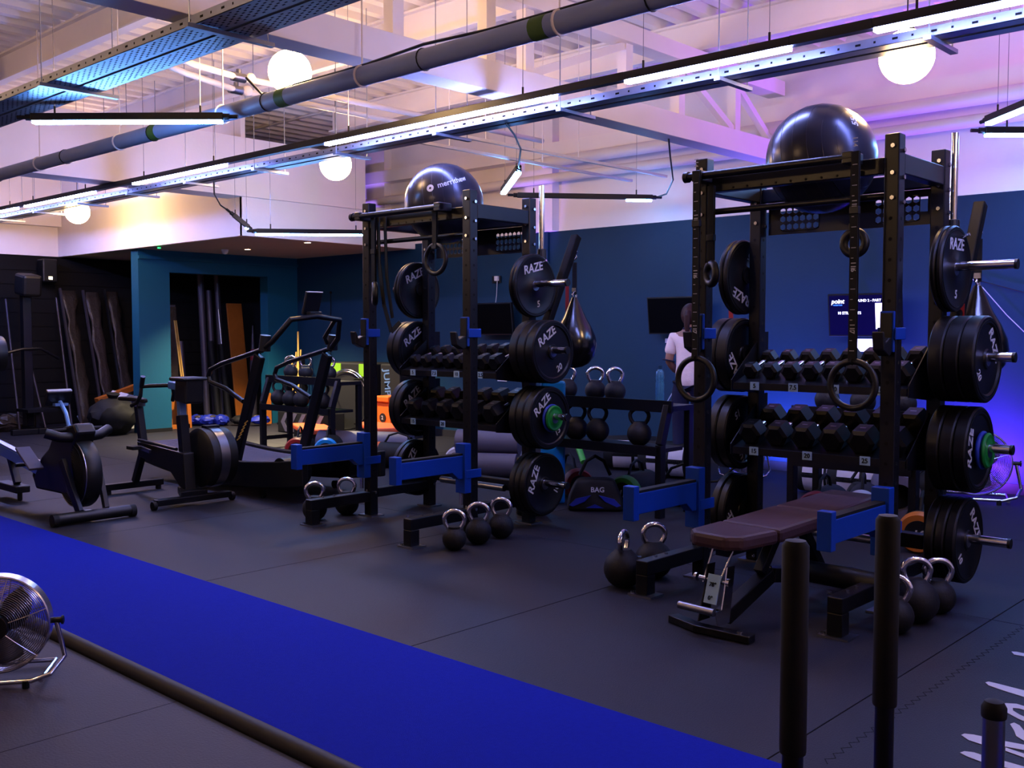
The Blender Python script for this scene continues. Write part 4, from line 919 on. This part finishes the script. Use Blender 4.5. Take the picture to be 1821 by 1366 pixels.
# ================================================================ screens on the back wall
def tv(px, label, on=False, wd=.66):
    c = U(*px, y=9.12); t = thing('television', label, 'television', c)
    tilt = Matrix.Rotation(.12, 4, 'X')
    b = obj('cabinet', MB().box((0, 0, 0), (wd, .04, .40), tilt), 'black_plastic', t, bev=.004)
    obj('wall_bracket', MB().bb(-.06, .06, .02, .18, -.08, .08), 'black_plastic', t)
    s = obj('screen', MB().box(tilt @ Vector((0, -.0215, 0)), (wd-.03, .002, .37), tilt), 'screen_on' if on else 'screen', t)
    if on:
        def T(s_, size, m, x, z, n='screen_text', **k): text(s_, size, m, s, tilt @ Vector((x, -.0235, z)), (1, 0, 0), tilt.to_3x3() @ Vector((0, 0, 1)), n, **k)
        T('ROUND 2 - PART 1', .034, 'screen_text', .05, .135)
        T('10 STRAIGHTS', .036, 'screen_text', -.14, .02); T('point', .06, 'screen_text', -.25, .13, shear=.2); T('FITNESS CLUB', .014, 'screen_blue', -.25, .095)
        obj('panel_graphic', MB().box(tilt @ Vector((.16, -.0235, -.01)), (.10, .001, .24), tilt), 'screen_panel', s)
        obj('round_badge', MB().ring(tilt @ Vector((.285, -.0235, .135)), (0, 1, 0), .022, .004, 20, 4), 'screen_text', s); T('1', .03, 'screen_text', .285, .135)
    return t
tv((878, 567), 'dark television on the wall left of the left rack plates')
tv((1199, 561), 'dark television on the wall above the person')
tv((1538, 560), 'lit television showing ROUND 2 - PART 1 behind the right rack', True, .70)
p = U(1539, 614, y=9.25); tag(obj('notice_sheet', MB().box(p, (.17, .006, .12)), 'screen_panel'), 'bright white panel glowing under the lit television', 'panel')
p = U(1140, 607, y=9.27); tag(obj('wall_socket', MB().box(U(1187, 606, y=9.28), (.05, .02, .05)), 'paper', bev=.003), 'tiny white plug beside the person, under the dark television', 'plug')
p = U(883, 497, y=9.28); t = thing('double_socket', 'white plug in a wall socket above the left dark television', 'socket', p)
obj('socket_plate', MB().box((0, 0, 0), (.15, .012, .09)), 'black_plastic', t, bev=.003); obj('plug', MB().box((.02, -.02, .01), (.06, .03, .06)), 'paper', t, bev=.004); obj('lead', MB().tube([(.03, -.02, -.02), (.02, -.02, -.2), (-.02, -.02, -.4)], .004, 6), 'paper', t)
tag(obj('wall_cable', MB().tube([U(845, 520, y=9.29), U(850, 560, y=9.29), U(862, 590, y=9.29)], .005, 6), 'black_plastic'), 'thin black lead at the left dark television', 'cable')
tag(obj('wall_cable', MB().tube([U(1720, 480, y=9.28), U(1745, 500, y=9.28), U(1790, 512, y=9.28), U(1821, 520, y=9.28)], .005, 6), 'black_plastic'), 'dark cable strung along the back wall at far right', 'cable')
tag(obj('wall_cable', MB().tube([U(1722, 478, y=9.27), U(1728, 495, y=9.27), U(1748, 512, y=9.27), U(1790, 560, y=9.27), U(1821, 590, y=9.27), U(1850, 598, y=9.27)], .004, 6), 'paper'), 'thin pale cable looping behind the right punch bag', 'cable')
tag(obj('wall_cable', MB().tube([U(1208, 690, y=9.2), U(1195, 700, y=9.2), U(1182, 722, y=9.2), U(1178, 760, y=9.2)], .005, 6), 'paper'), 'pale cable dangling left of the person', 'cable')
tag(obj('wall_notice', MB().box(U(893, 674, y=9.28), (.16, .004, .06)), 'paper'), 'small white card on the wall below the left television', 'card')
t = thing('cable_lead', 'thin dark wire hanging from a hook on the teal wall', 'wire', U(588, 520, y=9.28))
obj('wire', MB().tube([(0, 0, 0), (-.01, 0, -.6), (-.02, 0, -1.0), (0, 0, -1.5)], .006, 6), 'black_matte', t); obj('hook', MB().sph((0, 0, 0), .02, 10), 'black_matte', t)

# ================================================================ person
px_, py_ = -5.30, 8.18
t = thing('person', 'person in a pale short-sleeved top with dark trim and dark trousers, seen from behind', 'person', (px_, py_, 0), math.radians(20))
def skin_fig(name, verts, edges, m, root=0, lev=2):
    me = bpy.data.meshes.new(name); me.from_pydata([v[:3] for v in verts], edges, []); me.materials.append(M[m])
    o = bpy.data.objects.new(name, me); C.objects.link(o); o.parent = t
    o.modifiers.new('skin', 'SKIN')
    for i, v in enumerate(verts):
        sv = me.skin_vertices[0].data[i]; sv.radius = (v[3], v[4] if len(v) > 4 else v[3]); sv.use_root = (i == root)
    s_ = o.modifiers.new('sub', 'SUBSURF'); s_.levels = lev; s_.render_levels = lev
    me.polygons.foreach_set('use_smooth', [True]*len(me.polygons)); o.modifiers['skin'].use_smooth_shade = True
    return o
# body faces local +y (towards the wall)
B = [(0, 0, .90, .09, .07), (0, 0, 1.08, .11, .085), (0, .01, 1.25, .13, .10), (0, 0, 1.36, .09, .075), (0, .0, 1.44, .045), (0, .03, 1.50, .07, .08), (0, .03, 1.575, .068, .08),
     (-.15, 0, 1.34, .052), (-.2, -.02, 1.12, .042), (-.17, .16, 1.02, .033), (-.15, .23, 1.02, .02),
     (.15, 0, 1.34, .052), (.2, -.02, 1.12, .042), (.16, .16, 1.03, .033), (.14, .23, 1.03, .02),
     (-.09, 0, .82, .085), (-.10, .02, .47, .058), (-.10, -.03, .1, .038), (-.10, .08, .04, .035),
     (.09, 0, .82, .085), (.12, .08, .47, .058), (.14, -.02, .1, .038), (.14, .1, .04, .035)]
E_ = [(0, 1), (1, 2), (2, 3), (3, 4), (4, 5), (5, 6), (3, 7), (7, 8), (8, 9), (9, 10), (3, 11), (11, 12), (12, 13), (13, 14), (0, 15), (15, 16), (16, 17), (17, 18), (0, 19), (19, 20), (20, 21), (21, 22)]
body = skin_fig('body', B, E_, 'skin')
T_ = [(0, 0, .81, .185, .15), (0, 0, 1.08, .130, .105), (0, .01, 1.25, .148, .118), (0, 0, 1.36, .105, .09), (-.15, 0, 1.345, .068), (-.195, -.015, 1.17, .062), (.15, 0, 1.345, .068), (.195, -.015, 1.17, .062)]
skin_fig('polo_top', T_, [(0, 1), (1, 2), (2, 3), (3, 4), (4, 5), (3, 6), (6, 7)], 'shirt')
for s_ in (-1, 1): obj('sleeve_trim', MB().ring((s_*.199, -.018, 1.125), (s_*.2, -.1, -1), .056, .007, 20, 6), 'trousers', t)
obj('collar', MB().ring((0, .0, 1.425), (0, .1, 1), .058, .014, 20, 6), 'trousers', t)
skin_fig('trousers', [(0, 0, 1.0, .135, .105), (-.09, 0, .80, .098), (-.10, .02, .47, .07), (-.10, -.03, .09, .052), (.09, 0, .80, .098), (.12, .08, .47, .07), (.14, -.02, .09, .052)], [(0, 1), (1, 2), (2, 3), (0, 4), (4, 5), (5, 6)], 'trousers')
m = MB(); m.sph((0, .01, 1.56), .098, 24, (.9, 1.05, 1.12)); obj('hair', m, 'hair', t)
obj('ponytail', MB().tube([(0, -.08, 1.58), (0, -.13, 1.54), (0, -.13, 1.44), (.01, -.12, 1.34)], [.03, .032, .026, .008], 10), 'hair', t)
for s_ in (-1, 1):
    obj('ear', MB().sph((s_*.082, .03, 1.54), .02, 10, (.4, .8, 1.2)), 'skin', t); obj('eye', MB().sph((s_*.03, .112, 1.55), .01, 8), 'paper', t)
    for k in range(4):
        x = s_*.15+(k-1.5)*.017; obj('finger', MB().tube([(x, .235, 1.03), (x, .28, 1.035), (x, .31, 1.02-.003*k), (x, .325, 1.0)], [.0085, .008, .0075, .006], 6), 'skin', t)
    obj('thumb', MB().tube([(s_*.15-s_*.03, .22, 1.03), (s_*.15-s_*.05, .255, 1.04), (s_*.15-s_*.05, .285, 1.04)], [.01, .009, .007], 6), 'skin', t)
    obj('shoe', MB().sph((s_*.12-(0 if s_ > 0 else -.02), .05, .045), .1, 14, (.45, 1.2, .45)), 'black_matte', t)
obj('nose', MB().sph((0, .125, 1.535), .014, 8), 'skin', t); obj('mouth', MB().sph((0, .112, 1.50), .018, 8, (1, .3, .3)), 'red', t)

# ================================================================ alcove store and left storage
for i, (px, pt, zt, r) in enumerate(((331, 0, 1.0, .045), (368, 0, 2.3, .05), (382, 0, 2.05, .048), (397, 0, 2.3, .045))):
    q = U(px, 700, x=-14.3); tag(obj('duct_tube', MB().cyl((-14.3, q.y, 0), (-14.45, q.y+.0, zt+.25 if i == 0 else zt), r, n=20), 'tube_grey', sm=True),
      ['short grey tube standing at the left inside the store doorway', 'tall grey tube standing in the store, leftmost of three', 'tall grey tube standing in the store, middle of three', 'tall grey tube standing in the store, rightmost of three'][i], 'tube', 'tubes stored in the alcove')
for i, (px, zt) in enumerate(((388, 1.15), (406, 1.1))):
    q = U(px, 700, x=-14.1); tag(obj('wrapped_roll', MB().cyl((-14.1, q.y, 0), (-14.3, q.y, zt+.1), .05, n=16), 'black_matte', sm=True), 'dark wrapped roll in the store, %s of two' % ('left' if i == 0 else 'right'), 'roll')
q = U(404, 600, x=-14.15); tag(obj('thin_rod', MB().cyl((-14.15, q.y, 0), (-14.35, q.y-.03, 1.75), .012), 'steel'), 'thin bright rod standing among the tubes in the store', 'rod')
q = U(426, 640, x=-14.2); tag(obj('timber_board', MB().bar((-14.1, q.y, 0.02), (-14.35, q.y, 1.85), .27, .03, (1, 0, 0)), 'wood', bev=.004), 'tall orange-brown timber panel leaning in the store doorway', 'panel')
q = U(451, 700, x=-13.9); t = thing('folded_umbrella', 'pale folded banner with red mark standing at the right in the store', 'banner', (-13.9, q.y, 0))
obj('banner_wrap', MB().lathe([(.03, .02), (.055, .1), (.05, .9), (.03, 1.1), (.008, 1.5)], n=12), 'tube_grey', t); obj('red_print', MB().cyl((0, 0, .95), (0, 0, 1.12), .048, .036, n=12), 'red', t)
for i, dx in enumerate((0, .05)):
    a = U(310+i*3, 570, x=-13.75); b = U(332+i*4, 700, x=-13.6); b.z = .35
    tag(obj('bamboo_cane', MB().cyl(a, (b.x, b.y, .02), .012), 'cane', sm=True), 'long bamboo cane leaning in the store, %s of two' % ('left' if i == 0 else 'right'), 'cane')
q = U(303, 640, x=-14.0); t = thing('wrapped_package', 'tall film-wrapped panel just inside the store doorway', 'wrapped panel', (-14.0, q.y+.03, 0))
obj('panel_board', MB().box((0, 0, .9), (.05, .14, 1.8), (0, -.04, .0)), 'tube_grey', t); obj('film_wrap', MB().box((0, 0, .9), (.07, .17, 1.75), (0, -.04, 0)), 'film', t, bev=.02)
# orange crate frame at the foot of the pillar
c0 = U(318, 765, x=-13.35); t = thing('wooden_crate', 'orange wooden frame box standing by the foot of the teal pillar', 'crate', (-13.45, 7.35, 0))
for a, b in (((0, -.16, 0.03), (0, .22, .03)), ((0, -.16, 0), (.0, -.13, .52)), ((0, .22, 0), (0, .2, .62)), ((0, -.16, .5), (0, .22, .64)), ((-.3, -.13, .5), (-.3, .22, .62)), ((-.3, .2, 0), (-.3, .2, .6)), ((0, .2, .6), (-.3, .2, .6)), ((0, -.13, .5), (-.3, -.13, .5))):
    obj('crate_slat', MB().bar(a, b, .03, .06), 'wood', t)
obj('crate_back', MB().bb(-.31, -.3, -.13, .2, .02, .5), 'wood', t)
# blue and black kit bags along the store doorway
for i, (px, m, lb) in enumerate(((352, 'blue_kit', 'shiny blue pad bag on the doorway floor, leftmost'), (372, 'blue_kit', 'shiny blue pad bag on the doorway floor, second'), (394, 'blue_kit', 'shiny blue pad bag on the doorway floor, third, with silver patch'), (428, 'black_matte', 'low black kit bag on the doorway floor right of the blue bags'), (462, 'blue_kit', 'blue cloth bag at the right end of the doorway floor'))):
    q = U(px, 757, z=0); t = thing('pad_bag', lb, 'bag', (q.x, q.y, 0), .5+i, 'kit bags in the doorway')
    mm = MB(); bmesh.ops.create_icosphere(mm.bm, subdivisions=3, radius=.16, matrix=Matrix.Translation((0, 0, .085)) @ Matrix.Diagonal((1.0, .7, .5 if i < 3 else .4, 1)))
    for v in mm.bm.verts: v.co += Vector([random.uniform(-.012, .012) for _ in range(3)])
    mm.smooth = True; obj('bag_body', mm, m, t); obj('shiny_patch', MB().sph((.03, -.05, .13), .05, 12, (1.2, .8, .6)), 'film', t)
q = U(458, 735, x=-13.4); tag(obj('wooden_board', MB().bar((-13.15, 8.70, .0), (-13.19, 8.72, .47), .13, .02, (1, 0, 0)), 'wood'), 'short orange board propped at the right of the doorway', 'board')
# left of the pillar: film-wrapped panels, plank, sacks, boxes, stick frames
for i, (px, top, lb) in enumerate(((150, 2.05, 'leftmost'), (190, 2.03, 'middle'), (228, 2.05, 'rightmost, with glossy film'))):
    q = U(px, 640, x=-15.0); t = thing('wrapped_package', 'tall plastic-wrapped panel leaning on the dark wall, %s of three' % lb, 'wrapped panel', (-15.0, q.y, 0))
    obj('edge_strip', MB().bar((.16, -.14, 0), (-.33, -.20, top), .03, .03), 'steel' if i == 2 else 'tube_grey', t)
    m = MB(); N = 14; rows = []
    for k in range(N):
        u = k/(N-1); wv = .08+.014*math.sin(k*1.7+i)+.03*(u > .85)
        rows.append([m.bm.verts.new((.14-.48*u+random.uniform(-.02, .02), -.02-.05*u+sgn*wv+random.uniform(-.015, .015), .02+(top-.05)*u)) for sgn in (-1, -.4, .3, 1)])
    for A, B in zip(rows, rows[1:]):
        for q_ in range(3): m.bm.faces.new((A[q_], A[q_+1], B[q_+1], B[q_]))
    m.smooth = True; o = obj('film_wrap', m, 'film', t); o.modifiers.new('s', 'SOLIDIFY').thickness = .03
for i, (pxa, pya, pxb, pyb) in enumerate(((10, 532, 35, 745), (100, 530, 128, 750), (55, 650, 82, 765))):
    a = U(pxa, pya, x=-15.2); b = U(pxb, pyb, x=-14.6); b.z = .01
    tag(obj('leaning_pole', MB().cyl(b, a, .014), 'tube_grey', sm=True), 'thin grey pole leaning in the dark left store, %s of three' % ['leftmost', 'rightmost', 'short middle'][i], 'pole')
tag(obj('timber_plank', MB().bar(U(172, 713, x=-13.9), U(262, 680, x=-13.9), .12, .07), 'wood'), 'orange-brown plank lying at a slant left of the teal pillar', 'plank')
t = thing('cardboard_box', 'pale torn cardboard box behind the bike saddle', 'box', U(214, 712, x=-14.0), .5)
obj('box_shell', MB().box((0, 0, -.18), (.3, .34, .5), (.05, .1, .2)), 'paper', t); obj('open_flap', MB().box((.1, -.2, .08), (.25, .16, .01), (.6, .2, .1)), 'paper', t)
t = thing('rubbish_sack', 'large black sack piled left of the teal pillar', 'sack', (-13.3, 6.35, 0))
m = MB(); bmesh.ops.create_icosphere(m.bm, subdivisions=3, radius=.3, matrix=Matrix.Translation((0, 0, .25)) @ Matrix.Diagonal((1, 1.1, .85, 1)))
for v in m.bm.verts: v.co += Vector([random.uniform(-.025, .025) for _ in range(3)])
m.smooth = True; obj('sack_body', m, 'black_matte', t); obj('tied_neck', MB().cyl((0, 0, .47), (.02, 0, .56), .04, .09), 'black_matte', t)
for i, (x, y, lb) in enumerate(((-15.0, 7.0, 'crumpled clear plastic film heap under the slanting plank'), (-14.9, 5.6, 'clear plastic film roll lying on the floor in the dark left store'))):
    m = MB(); bmesh.ops.create_icosphere(m.bm, subdivisions=3, radius=.22, matrix=Matrix.Translation((x, y, .1)) @ Matrix.Diagonal((1, 1.6, .55, 1)))
    for v in m.bm.verts: v.co += Vector([random.uniform(-.035, .035) for _ in range(3)])
    tag(obj('plastic_film', m, 'film'), lb, 'plastic film')
# dark unused machine on the left
t = thing('cable_machine', 'unlit black cable machine standing in the dark at far left', 'gym machine', (-14.6, 5.75, 0))
obj('base_frame', MB().bb(-.5, .5, -.06, .06, 0, .08).bb(.4, .48, -.4, .4, 0, .08).bb(-.5, -.42, -.4, .4, 0, .08), 'rack_black', t, bev=.01)
obj('mast', MB().bb(-.06, .06, -.06, .06, .08, 2.0), 'rack_black', t, bev=.01)
obj('head_housing', MB().box((.05, .02, 2.05), (.35, .26, .3), (0, .15, 0)), 'black_plastic', t, bev=.04)
obj('cross_handle', MB().tube([(.1, -.35, 1.1), (.12, -.1, 1.16), (.12, .15, 1.16), (.1, .4, 1.02)], .02, 8), 'rack_black', t); obj('foot_step', MB().bb(.1, .5, -.2, .2, .3, .34).bar((.3, 0, .08), (.3, 0, .3), .05), 'rack_black', t)
q = U(-14, 640, y=4.35)
t = thing('exercise_bike', 'dark second bike mostly cut off at the left edge', 'exercise bike', (q.x+.1, 4.35, 0))
obj('flywheel_cage', MB().lathe([(.05, -.1), (.2, -.1), (.22, 0), (.2, .1), (.05, .1)], (-.1, 0, 1.15), 'Y', 30), 'black_plastic', t); obj('stand_post', MB().bar((-.3, 0, 0), (-.15, 0, 1.0), .06, .06).bb(-.4, -.1, -.25, .25, 0, .05), 'rack_black', t)

# ================================================================ back corner: sticks, plyo box, hurdles, steps
for i, (a, b) in enumerate((((498, 745), (521, 640)), ((515, 700), (527, 626)), ((520, 700), (531, 624)), ((526, 700), (535, 622)), ((531, 700), (530, 590)))):
    A = U(*b, y=8.95); B_ = U(*a, y=8.7); B_.z = .02
    tag(obj('wooden_stick', MB().cyl(B_, A, .014), 'cane', sm=True), 'yellow wooden exercise stick standing in the teal corner, %s from left' % names[i] if i < 4 else 'tallest yellow wooden exercise stick in the teal corner', 'stick', 'exercise sticks')
t = thing('stick_holder', 'black stand holding the yellow sticks and dumbbells in the corner', 'stand', (-12.55, 8.75, 0))
obj('holder_plate', MB().bb(-.25, .35, -.12, .12, .28, .31).bb(-.25, .35, -.12, .12, .02, .05), 'rack_black', t); obj('holder_post', MB().bb(.2, .26, -.03, .03, .02, 1.0), 'rack_black', t)
t = thing('plyo_box', 'tall black and lime-green soft jump box against the teal wall', 'jump box', (-11.2, 9.0, 0))
obj('box_body', MB().bb(-.48, .52, -.28, .28, 0, .97), 'black_matte', t, bev=.02)
for x0, x1, z0, z1 in ((-.485, -.16, .79, .96), (-.485, -.36, .50, .79), (.24, .525, .79, .96), (.40, .525, .50, .79), (-.485, -.40, .04, .2), (.40, .525, .04, .2)):
    obj('green_corner', MB().bb(x0, x1, -.287, -.28, z0, z1), 'ply_green', t)
text('RAZE', .13, 'print_white', t, (.47, -.289, .36), (0, 0, -1), (1, 0, 0))
t = thing('jump_box', 'narrow black box lettered JUMP beside the green-cornered box', 'jump box', (-10.35, 9.0, 0))
obj('box_body', MB().bb(-.2, .2, -.25, .25, 0, .97), 'black_matte', t, bev=.02); text('JUMP', .16, 'rail_blue', t, (-.06, -.252, .72), (.1, 0, -1), (1, 0, .1)); text('BOX', .12, 'rail_blue', t, (-.1, -.252, .3), (.1, 0, -1), (1, 0, .1))
t = thing('trampoline', 'round mini trampoline standing on edge against the green-cornered box', 'trampoline', (-11.1, 8.62, 0), math.radians(8))
obj('mat', MB().cyl((0, -.01, .46), (0, .01, .46), .40, n=48), 'black_matte', t, sm=True); obj('rim', MB().ring((0, 0, .46), (0, 1, 0), .42, .011, 56, 8).ring((0, -.03, .46), (0, 1, 0), .40, .008, 56, 8), 'chrome', t)
for a in (.8, 2.4, 3.9, 5.5): obj('leg', MB().cyl((.42*math.cos(a), 0, .46+.42*math.sin(a)), (.42*math.cos(a), -.18, .46+.42*math.sin(a)), .012), 'black_plastic', t)
t = thing('chevron_box', 'black foam box with grey chevron arrows behind the treadmill', 'foam box', (-11.5, 8.3, 0))
obj('box_body', MB().bb(-.5, .5, -.2, .2, 0, .3), 'black_matte', t, bev=.015)
for k in range(5):
    x = -.42+.2*k; obj('chevron', MB().poly([(x, -.203, .15), (x+.1, -.203, .28), (x+.19, -.203, .28), (x+.09, -.203, .15), (x+.19, -.203, .02), (x+.1, -.203, .02)], .003, (0, 1, 0)), 'mat_grey', t)
t = thing('orange_stool', 'orange plastic step stool right of the jump box', 'stool', (-10.2, 8.6, .18))
obj('stool_body', MB().poly([(-.18, -.12, 0), (.18, -.12, 0), (.13, -.10, .3), (-.13, -.10, .3)], .24, (0, 1, 0)), 'orange', t, bev=.01); obj('stool_top', MB().bb(-.15, .15, -.13, .13, .3, .38), 'orange', t, bev=.015); obj('round_recess', MB().cyl((0.02, -.125, .1), (0.02, -.118, .1), .06, n=20), 'black_matte', t); text('2', .07, 'print_white', t, (.02, -.127, .1), (1, 0, 0), (0, 0, 1))
t = thing('aerobic_step', 'orange topped aerobic step on stacked black risers', 'step', (-9.95, 8.25, 0), math.radians(-25))
obj('step_top', MB().bb(-.5, .45, -.2, .2, .16, .22), 'orange_step', t, bev=.02)
for k in range(3): obj('riser', MB().bb(-.46, .42, -.17, .17, .01+.05*k, .055+.05*k), 'black_matte', t, bev=.006)
t = thing('aerobic_step', 'salmon-orange aerobic step lying flat behind the grey rolled mat', 'step', (-10.9, 7.9, 0), math.radians(-25))
obj('step_top', MB().bb(-.5, .5, -.2, .2, .1, .17), 'orange_step', t, bev=.02); obj('riser', MB().bb(-.45, .45, -.17, .17, 0, .10), 'black_matte', t, bev=.006)
